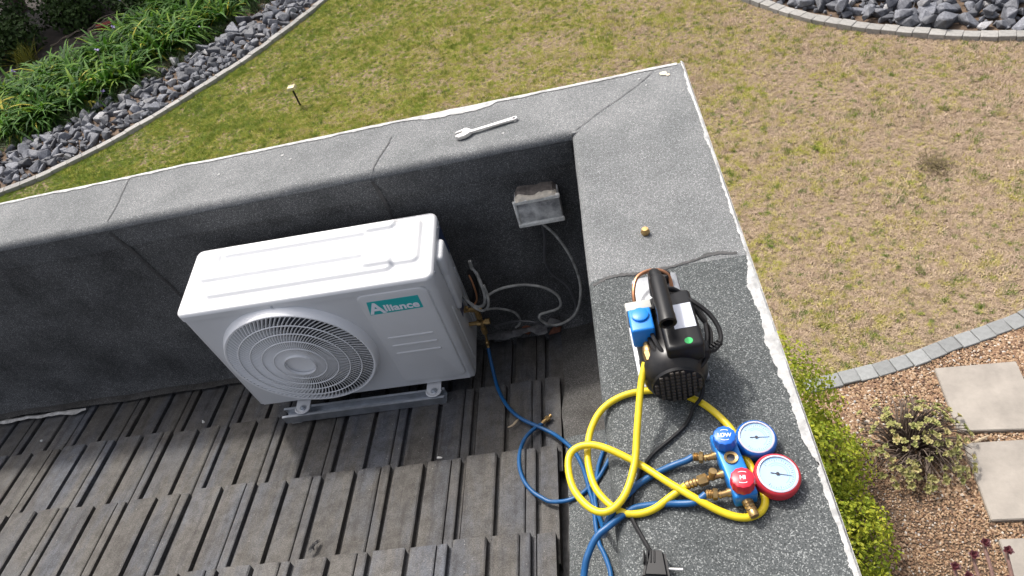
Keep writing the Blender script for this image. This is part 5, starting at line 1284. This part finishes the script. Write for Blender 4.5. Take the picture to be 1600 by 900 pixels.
# dark headed succulent by the bottom right corner
ae = thing('dark_succulent', 'burgundy headed succulent with bare pinkish stems at the bottom right corner', 'succulent', (1.62, -.52, GZ))
heads = [(1.670, -.234, -2.75), (1.754, -.284, -2.75), (1.596, -.287, -2.76), (1.493, -.330, -2.78), (1.54, -.375, -2.80), (1.83, -.36, -2.70), (1.70, -.42, -2.78)]
for h in heads:
    b = Vector((1.63+(h[0]-1.63)*.25, -.55, GZ)); P = smoothpath([b, b.lerp(Vector(h), .5)+Vector(((h[0]-1.63)*.25, -.02, .0)), Vector(h)-Vector((0, .0, .03)), Vector(h)], 4)
    MB().tube(P, [.011-.003*i/(len(P)-1) for i in range(len(P))], 8).build('stem', 'aeon_stem', ae, True)
    g = MB(); rosette(g, Vector(h), (0, -.1, 1), .028, 14, .5); g.t = []; g.build('rosette', 'aeon_head', ae)
# dry twig and pale stones on the gravel
q = MB(); q.tube(smoothpath([(1.93, .462, GZ+.014), (1.98, .474, GZ+.02), (2.03, .492, GZ+.018), (2.06, .505, GZ+.016)], 4), [.004, .007, .008, .009, .009, .009, .008, .008, .007, .006, .005, .003, .002], 6)
tag(q.build('dry_twig', 'dead_leaf', smooth=True), 'pale dry twig lying in the gap between the two upper slabs', 'twig')

# dark trees that shade the top left corner
def tree(loc, mounds, n, size, seed, label):
    o = thing('shade_tree', label, 'tree', loc, group='trees behind the border')
    q = MB(); top = Vector(mounds[0][0]); b = Vector(loc); P = smoothpath([b, b.lerp(top, .5)+Vector((.1, -.1, 0)), top], 4); q.tube(P, [.16-.09*i/(len(P)-1) for i in range(len(P))], 10)
    for c, rr_ in mounds[1:]:
        P = smoothpath([b.lerp(top, .55), b.lerp(Vector(c), .75), Vector(c)], 4); q.tube(P, [.07-.04*i/(len(P)-1) for i in range(len(P))], 8)
    q.build('trunk', 'bark', o, True); leaf_cloud(mounds, n, size, seed, .55).build('crown', 'tree_leaf', o)
tree((-11.6, 13.2, GZ), [((-11.2, 13.6, 1.2), (2.0, 1.7, 1.3)), ((-9.6, 14.2, 1.3), (1.9, 1.6, 1.2)), ((-12.8, 12.2, .6), (1.9, 1.6, 1.2)), ((-14.2, 10.6, .8), (2.0, 1.8, 1.3)), ((-10.6, 15.6, .6), (2, 1.6, 1.3))], 9000, .17, 51, 'tall dark leafed tree whose trunk stands in the top left corner')
tree((-8.6, 14.4, GZ), [((-8.3, 14.6, 1.6), (1.7, 1.4, 1.2)), ((-7.0, 15.2, 1.8), (1.6, 1.4, 1.1)), ((-7.4, 16.4, .8), (1.8, 1.4, 1.2))], 6000, .17, 52, 'dark leafed tree behind the top of the planted border')
def dark_shrub(c, rr_, n, seed, label):
    o = thing('dark_shrub', label, 'shrub', (c[0], c[1], GZ), group='dark shrubs at the back of the bed')
    ms = [((c[0]+dx*rr_, c[1]+dy*rr_, GZ+rr_*dz), (rr_*.62, rr_*.55, rr_*.55)) for dx, dy, dz in ((0, 0, .75), (-.5, .2, .55), (.5, .1, .5), (.1, -.4, .4))]
    leaf_cloud(ms, n, .045, seed, .7).build('foliage', 'tree_leaf', o); branches((c[0], c[1], GZ), ms, 8, .02, .008, seed).build('stems', 'bark', o, True)
dark_shrub((-9.3, 11.4), .55, 1800, 67, 'small dark shrub just left of the red brick')
dark_shrub((-7.9, 11.2), .55, 1800, 68, 'small dark shrub just right of the red brick')
dark_shrub((-10.9, 11.6), .95, 2600, 61, 'dark evergreen shrub at the extreme top left corner')
dark_shrub((-9.6, 12.4), .85, 2400, 62, 'dark evergreen shrub behind the heap of bare branches')
dark_shrub((-8.2, 12.3), .85, 2400, 63, 'dark evergreen shrub behind the red brick')
dark_shrub((-10.3, 10.6), .62, 2000, 65, 'dark evergreen shrub between the yellowish plant and the bare branches')
dark_shrub((-7.3, 11.9), .8, 2200, 66, 'dark evergreen shrub behind the right end of the strap-leaved plants')
dark_shrub((-11.2, 10.2), .70, 2000, 64, 'dark evergreen shrub left of the yellowish plant')
